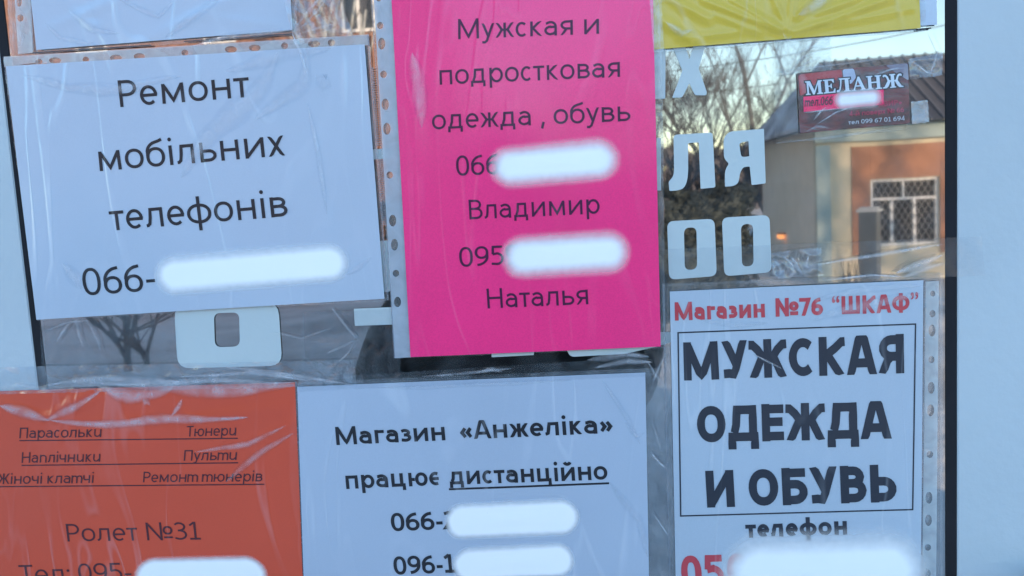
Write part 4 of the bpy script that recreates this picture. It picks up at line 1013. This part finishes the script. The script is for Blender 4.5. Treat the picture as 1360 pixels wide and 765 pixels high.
for px, Y, H, sd_, lab in ((902,27,8.6,1,'bare tree seen left of the letter Ya, nearest the magenta sheet'), (972,29,10.8,2,'tallest bare tree in the mirrored row, left of the snowy roof'), (1018,31,6.4,3,'short bare tree tucked against the snowy roof'),
                           (870,25,7.6,4,'low spreading bare tree behind the dark hedge'), (800,28,9,5,'bare tree hidden mostly behind the magenta sheet'), (936,33,8.2,6,'farthest slim bare tree in the mirrored row'), (640,24,8.0,7,'bare tree standing between the brick building and the row')):
    bare_tree(gp(px, Y), H, sd_, lab, group=G, levels=6, spread=.5)
# near tree on the left
Yn = 12.0
bare_tree((V(168, 470, Yn).x, -Yn, GZ), 4.4, 15, 'small dark bare tree forking low in the snow in front of the brick building', .55, 6, .075, group=G, fork=.08, limb=1.5)
bare_tree((V(192, 470, 12.4).x, -12.4, GZ), 4.0, 23, 'second small bare tree close beside the low forking one in the snow', .6, 6, .06, group=G, fork=.06, limb=1.3)
for i, px in enumerate((455, 477, 489)):
    v = V(px, 200, 21); bare_tree((v.x, v.y, GZ), 9, 30+i, ['leftmost birch close to the brick wall','middle birch in front of the upper brick window','rightmost slender birch by the brick building corner'][i], .35, 4, .09-.015*i, BIRCH, 'birches by the brick building', .7)
# trees on the shop side, their branches dapple the house
for i, (x, y, H) in enumerate(((18.5,7,14.5), (21.5,8.5,15.5), (25,10,14), (3,15,12), (-4,15,13), (-10,16,12))):
    bare_tree((x, y, GZ), H, 40+i, label=['bare tree beside the shop, nearest the street','tall bare tree behind the shop on the sunny side','bare tree farthest out on the sunny side of the shop','bare tree right behind the shop roof','tall bare tree behind the left half of the shop','bare tree at the far left behind the shop'][i], spread=.6, levels=6,  group='bare trees on the shop side of the street')
fw = MB(); rg = random.Random(77)
for i in range(24000):
    x = rg.uniform(-45, 60); y = -rg.uniform(62, 74); hgt = 3.8+1.6*noise.noise(Vector((x*.12, 0, 2)))+.8*noise.noise(Vector((x*.5, 0, 4)))
    z = GZ+hgt*rg.random()**.7*1.15; a = Vector((rg.uniform(-.5,.5), rg.uniform(-.4,.4), 1)).normalized(); c = Vector((rg.uniform(-1,1), rg.uniform(-1,1), 0)).normalized(); q = rg.uniform(.25,.7)
    fw.add([Vector((x,y,z))-a*q, Vector((x,y,z))+c*.15, Vector((x,y,z))+a*q, Vector((x,y,z))-c*.15], [(0,1,2,3)])
tag(fw.build('far_wood', plain('far_bare_wood', (.085,.085,.10), .9, .3, .5)), kind='stuff')
# hedge
HEDGE = plain('dark_evergreen', (.045,.062,.066), .8, .4, 3)
hv0 = V(500, 250, 15); hv1 = V(1003, 250, 15); rg = random.Random(5); b = MB()
hd = thing('evergreen_hedge', ((hv0.x+hv1.x)/2, -15, GZ), 'dark clipped evergreen hedge in front of the bare trees', 'hedge')
b.box((hv0.x+.15, -15.6, GZ), (hv1.x-.15, -14.9, 1.1))
for i in range(9000):
    x = rg.uniform(hv0.x, hv1.x); top = 1.30+.22*noise.noise(Vector((x*1.3, 0, 0)))+.1*noise.noise(Vector((x*5, 0, 0)))
    s = rg.random()
    if s < .6: y = -14.9+rg.uniform(-.05,.12); z = GZ+rg.random()*(top-GZ)
    else: y = rg.uniform(-15.7,-14.85); z = top-rg.random()**2*.25
    p = Vector((x, y, z)); a = Vector((rg.uniform(-1,1), rg.uniform(-1,1), rg.uniform(-1,1))).normalized(); c = a.orthogonal().normalized(); q = .06+.05*rg.random()
    b.add([p-a*q, p+c*q*.5, p+a*q, p-c*q*.5], [(0,1,2,3)])
b.build('foliage', HEDGE, hd)
# gate post
Yp = 13.0; pc = V(1155, 320, Yp); gpst = thing('gate_post', (pc.x, -Yp, GZ), 'dark square gate post with a shallow cap in front of the low house window', 'post')
b = MB(); an = R(28)
def rotbox(b, h, z0, z1):
    ps = [(h*c, h*s) for c, s in ((-1,-1),(1,-1),(1,1),(-1,1))]; ps = [(pc.x+x*math.cos(an)-y*math.sin(an), -Yp+x*math.sin(an)+y*math.cos(an)) for x, y in ps]
    b.add([(x, y, z0) for x, y in ps]+[(x, y, z1) for x, y in ps], [(0,3,2,1),(4,5,6,7),(0,1,5,4),(1,2,6,5),(2,3,7,6),(3,0,4,7)])
ztop = V(1155, 276, Yp).z
rotbox(b, .125, GZ-.05, ztop-.06); b.build('post_shaft', plain('slate_painted_post', (.06,.075,.09), .5, .15, 4), gpst)
b = MB(); rotbox(b, .15, ztop-.057, ztop-.02); rotbox(b, .12, ztop-.018, ztop+.01); b.build('post_cap', plain('post_cap_snow', (.30,.34,.38), .7), gpst)
# snowy shrub by the post
rg = random.Random(9); sp = V(1131, 350, 13.6); sh = thing('snowy_shrub', (sp.x, sp.y, GZ), 'low twiggy shrub with clumps of snow left of the gate post', 'shrub')
b = MB(); c2 = MB()
for i in range(70):
    a = rg.uniform(0, 6.28); e = rg.uniform(.05,.28); p = Vector((sp.x, sp.y, GZ)); q = p+Vector((math.cos(a)*e, math.sin(a)*e, rg.uniform(.5,1.25)))
    md = p.lerp(q, .5)+Vector((rg.uniform(-.06,.06), 0, 0)); b.tube([p, md, q], [.012,.008,.004], 4, False)
    if i % 3 == 0:
        r_ = rg.uniform(.03,.06); c2.tube([md+Vector((0,0,-r_)), md, md+Vector((0,0,r_))], [r_*.3, r_, r_*.4], 6)
b.build('twigs', plain('shrub_twigs', (.06,.05,.045), .9), sh); c2.build('snow_clumps', FRESH, sh)
# power line
for i, (a, c) in enumerate((((700,112),(1420,-4)), ((700,142),(1420,40)))):
    A_ = V(*a, 26); B_ = V(*c, 26); pts = [A_.lerp(B_, k/20)+Vector((0,0,-.35*math.sin(math.pi*k/20))) for k in range(21)]
    b = MB(); b.tube(pts, [.015]*21, 5); o = b.build('overhead_cable', plain('cable', (.04,.04,.045), .6), None, pts[0])
    tag(o, ['upper black cable strung across the sky over the bare trees', 'lower black cable strung across the sky over the bare trees'][i], 'cable', 'overhead cables')
for i, px in enumerate((700, 1420)):
    v = V(px, 250, 26); zt = V(px, 100 if px < 1000 else -12, 26).z+.3
    pt = thing('utility_pole', (v.x, v.y-.1, GZ), ['wooden utility pole behind the magenta sheet side of the hedge', 'wooden utility pole beyond the right end of the low house'][i], 'pole', 'utility poles')
    b = MB(); b.tube([(v.x, v.y-.15, GZ-.2), (v.x, v.y-.15, zt)], [.14, .10], 10); b.build('pole_shaft', BARK, pt)
    b = MB(); b.box((v.x-.06, v.y-1.0, zt-.35), (v.x+.06, v.y+.7, zt-.25)); b.build('cross_arm', BARK, pt)

# ------------------------------------------------------------------ the person taking the picture
def skin(name, nodes, edges, mat, parent, sub=2, root=0):
    org = wloc(parent); me = bpy.data.meshes.new(name); me.from_pydata([tuple(Vector(n_[0])-org) for n_ in nodes], edges, []); me.materials.append(mat)
    o = bpy.data.objects.new(name, me); COL.objects.link(o); o.parent = parent
    me.skin_vertices.new() if hasattr(me.skin_vertices, 'new') and not len(me.skin_vertices) else None
    md = o.modifiers.new('skin', 'SKIN'); md.use_smooth_shade = True
    if not len(me.skin_vertices):
        bpy.context.view_layer.objects.active = o
    for i, n_ in enumerate(nodes):
        sv = me.skin_vertices[0].data[i]; r = n_[1]; sv.radius = r if isinstance(r, tuple) else (r, r); sv.use_root = (i == root)
    s = o.modifiers.new('sub', 'SUBSURF'); s.levels = sub; s.render_levels = sub
    return o
SKINM = plain('skin', (.45,.25,.18), .6, .05, 30); COAT = plain('dark_winter_coat', (.018,.020,.028), .8, .3, 20, .3, 60); TROU = plain('dark_trousers', (.02,.02,.025), .85)
px_, py_ = -.255, -1.06
pe = thing('person', (px_, py_-.02, 0), 'person in a dark winter coat and knit cap holding a camera before the glass door', 'person')
def P_(x, y, z): return Vector((px_+x, py_+y, z))
camc = Vector((-.004, -.790, 1.495))       # the small camera, just behind the picture's viewpoint
hR = Vector((.046, -.800, 1.485)); hL = Vector((-.055, -.800, 1.485))
body = [(P_(0,0,.84),(.13,.10)), (P_(0,-.01,1.0),(.125,.09)), (P_(0,0,1.17),(.15,.10)), (P_(0,0,1.27),(.10,.08)), (P_(.01,.01,1.34),.052), (P_(.02,.03,1.42),(.070,.085)), (P_(.02,.03,1.50),(.072,.09)), (P_(.02,.02,1.55),(.05,.06)),
        (P_(.17,0,1.24),.055), (P_(.24,.02,1.05),.042), (Vector((.0,-.88,1.20)),.036), (Vector((.03,-.84,1.40)),.026), (hR,.024),
        (P_(-.17,0,1.24),.055), (P_(-.24,.03,1.04),.042), (Vector((-.20,-.88,1.20)),.036), (Vector((-.085,-.84,1.40)),.026), (hL,.024),
        (P_(.09,0,.78),.085), (P_(.10,.01,.45),.055), (P_(.10,-.01,.10),.04), (P_(.11,.12,.03),.035),
        (P_(-.09,0,.78),.085), (P_(-.10,.01,.45),.055), (P_(-.10,-.01,.10),.04), (P_(-.11,.12,.03),.035)]
ed = [(0,1),(1,2),(2,3),(3,4),(4,5),(5,6),(6,7),(3,8),(8,9),(9,10),(10,11),(11,12),(3,13),(13,14),(14,15),(15,16),(16,17),(0,18),(18,19),(19,20),(20,21),(0,22),(22,23),(23,24),(24,25)]
for side, hb, s in ((12, hR, 1), (17, hL, -1)):
    for k in range(4):      # four fingers curled round the camera's front edge
        i0 = len(body); z = .018-.014*k
        body += [(hb+Vector((-.004*s, .012, z)), .009), (hb+Vector((-.016*s, .030-.002*k, z+.002)), .008), (hb+Vector((-.034*s, .026, z+.002)), .007)]
        ed += [(side, i0), (i0, i0+1), (i0+1, i0+2)]
    i0 = len(body); body += [(hb+Vector((-.008*s, -.016, -.004)), .010), (hb+Vector((-.028*s, -.022, .002)), .008)]; ed += [(side, i0), (i0, i0+1)]
bd = skin('body', body, ed, SKINM, pe)
fy = py_+.03+.088
nodes = [(P_(0,0,.72),(.20,.15)), (P_(0,0,.95),(.185,.14)), (P_(0,0,1.15),(.22,.14)), (P_(0,0,1.26),(.15,.12)), (P_(.01,.01,1.32),.085),
         (P_(.19,0,1.22),.085), (P_(.22,.04,1.06),.070), (Vector((.0,-.90,1.18)),.058), (Vector((.028,-.85,1.36)),.045),
         (P_(-.20,0,1.23),.095), (P_(-.28,.03,1.03),.085), (Vector((-.20,-.90,1.18)),.058), (Vector((-.09,-.85,1.36)),.045)]
skin('coat', nodes, [(0,1),(1,2),(2,3),(3,4),(3,5),(5,6),(6,7),(7,8),(3,9),(9,10),(10,11),(11,12)], COAT, pe, root=1)
skin('trousers', [(P_(0,0,.80),(.15,.12)), (P_(.10,0,.70),.11), (P_(.10,.01,.42),.085), (P_(.10,-.01,.12),.07), (P_(-.10,0,.70),.11), (P_(-.10,.01,.42),.085), (P_(-.10,-.01,.12),.07)], [(0,1),(1,2),(2,3),(0,4),(4,5),(5,6)], TROU, pe)
for s in (1, -1): skin('boot', [(P_(.10*s,-.03,.14),.062), (P_(.10*s,-.03,.06),.06), (P_(.105*s,.10,.05),.05), (P_(.11*s,.17,.045),.035)], [(0,1),(1,2),(2,3)], RUBBER, pe)
def blob(name, c, r, mat, n=10, m=7, parent=pe):
    b = MB(); vs = []; fs = []
    for j in range(m+1):
        th = math.pi*j/m
        for i in range(n): ph = 2*math.pi*i/n; vs.append(Vector(c)+Vector((r[0]*math.sin(th)*math.cos(ph), r[1]*math.sin(th)*math.sin(ph), r[2]*math.cos(th))))
    for j in range(m):
        for i in range(n): fs.append((j*n+i, (j+1)*n+i, (j+1)*n+(i+1) % n, j*n+(i+1) % n))
    return mk(name, vs, fs, mat, parent, smooth=True)
blob('knit_cap', P_(.02,.02,1.555), (.088,.105,.075), plain('grey_knit', (.05,.05,.06), .95, .3, 120, .6, 300), 18, 10)
blob('nose', P_(.02,.125,1.475), (.013,.018,.022), SKINM)
blob('mouth', P_(.02,.112,1.435), (.022,.008,.006), plain('lips', (.35,.12,.10), .5))
for s in (1, -1):
    blob('eye', P_(.02+.031*s,.105,1.50), (.012,.010,.008), WHT); blob('ear', P_(.02+.078*s,.03,1.48), (.010,.018,.030), SKINM)
cm = thing('compact_camera', camc, 'small black compact camera held up in both hands in front of the face', 'camera')
BLK = plain('camera_black', (.02,.02,.022), .4)
b = MB(); b.box((camc.x-.048, camc.y-.012, camc.z-.030), (camc.x+.048, camc.y+.012, camc.z+.030), .004); b.build('camera_body', BLK, cm)
b = MB(); b.tube([(camc.x, camc.y+.0125, camc.z), (camc.x, camc.y+.024, camc.z), (camc.x, camc.y+.024, camc.z)], [.021,.021,.014], 20); b.build('lens', plain('lens_metal', (.2,.2,.21), .3, metallic=1), cm, smooth=False)
b = MB(); b.tube([(camc.x+.032, camc.y, camc.z+.0303), (camc.x+.032, camc.y, camc.z+.034)], [.006,.006], 12); b.build('shutter_button', plain('button_metal', (.4,.4,.4), .3), cm)
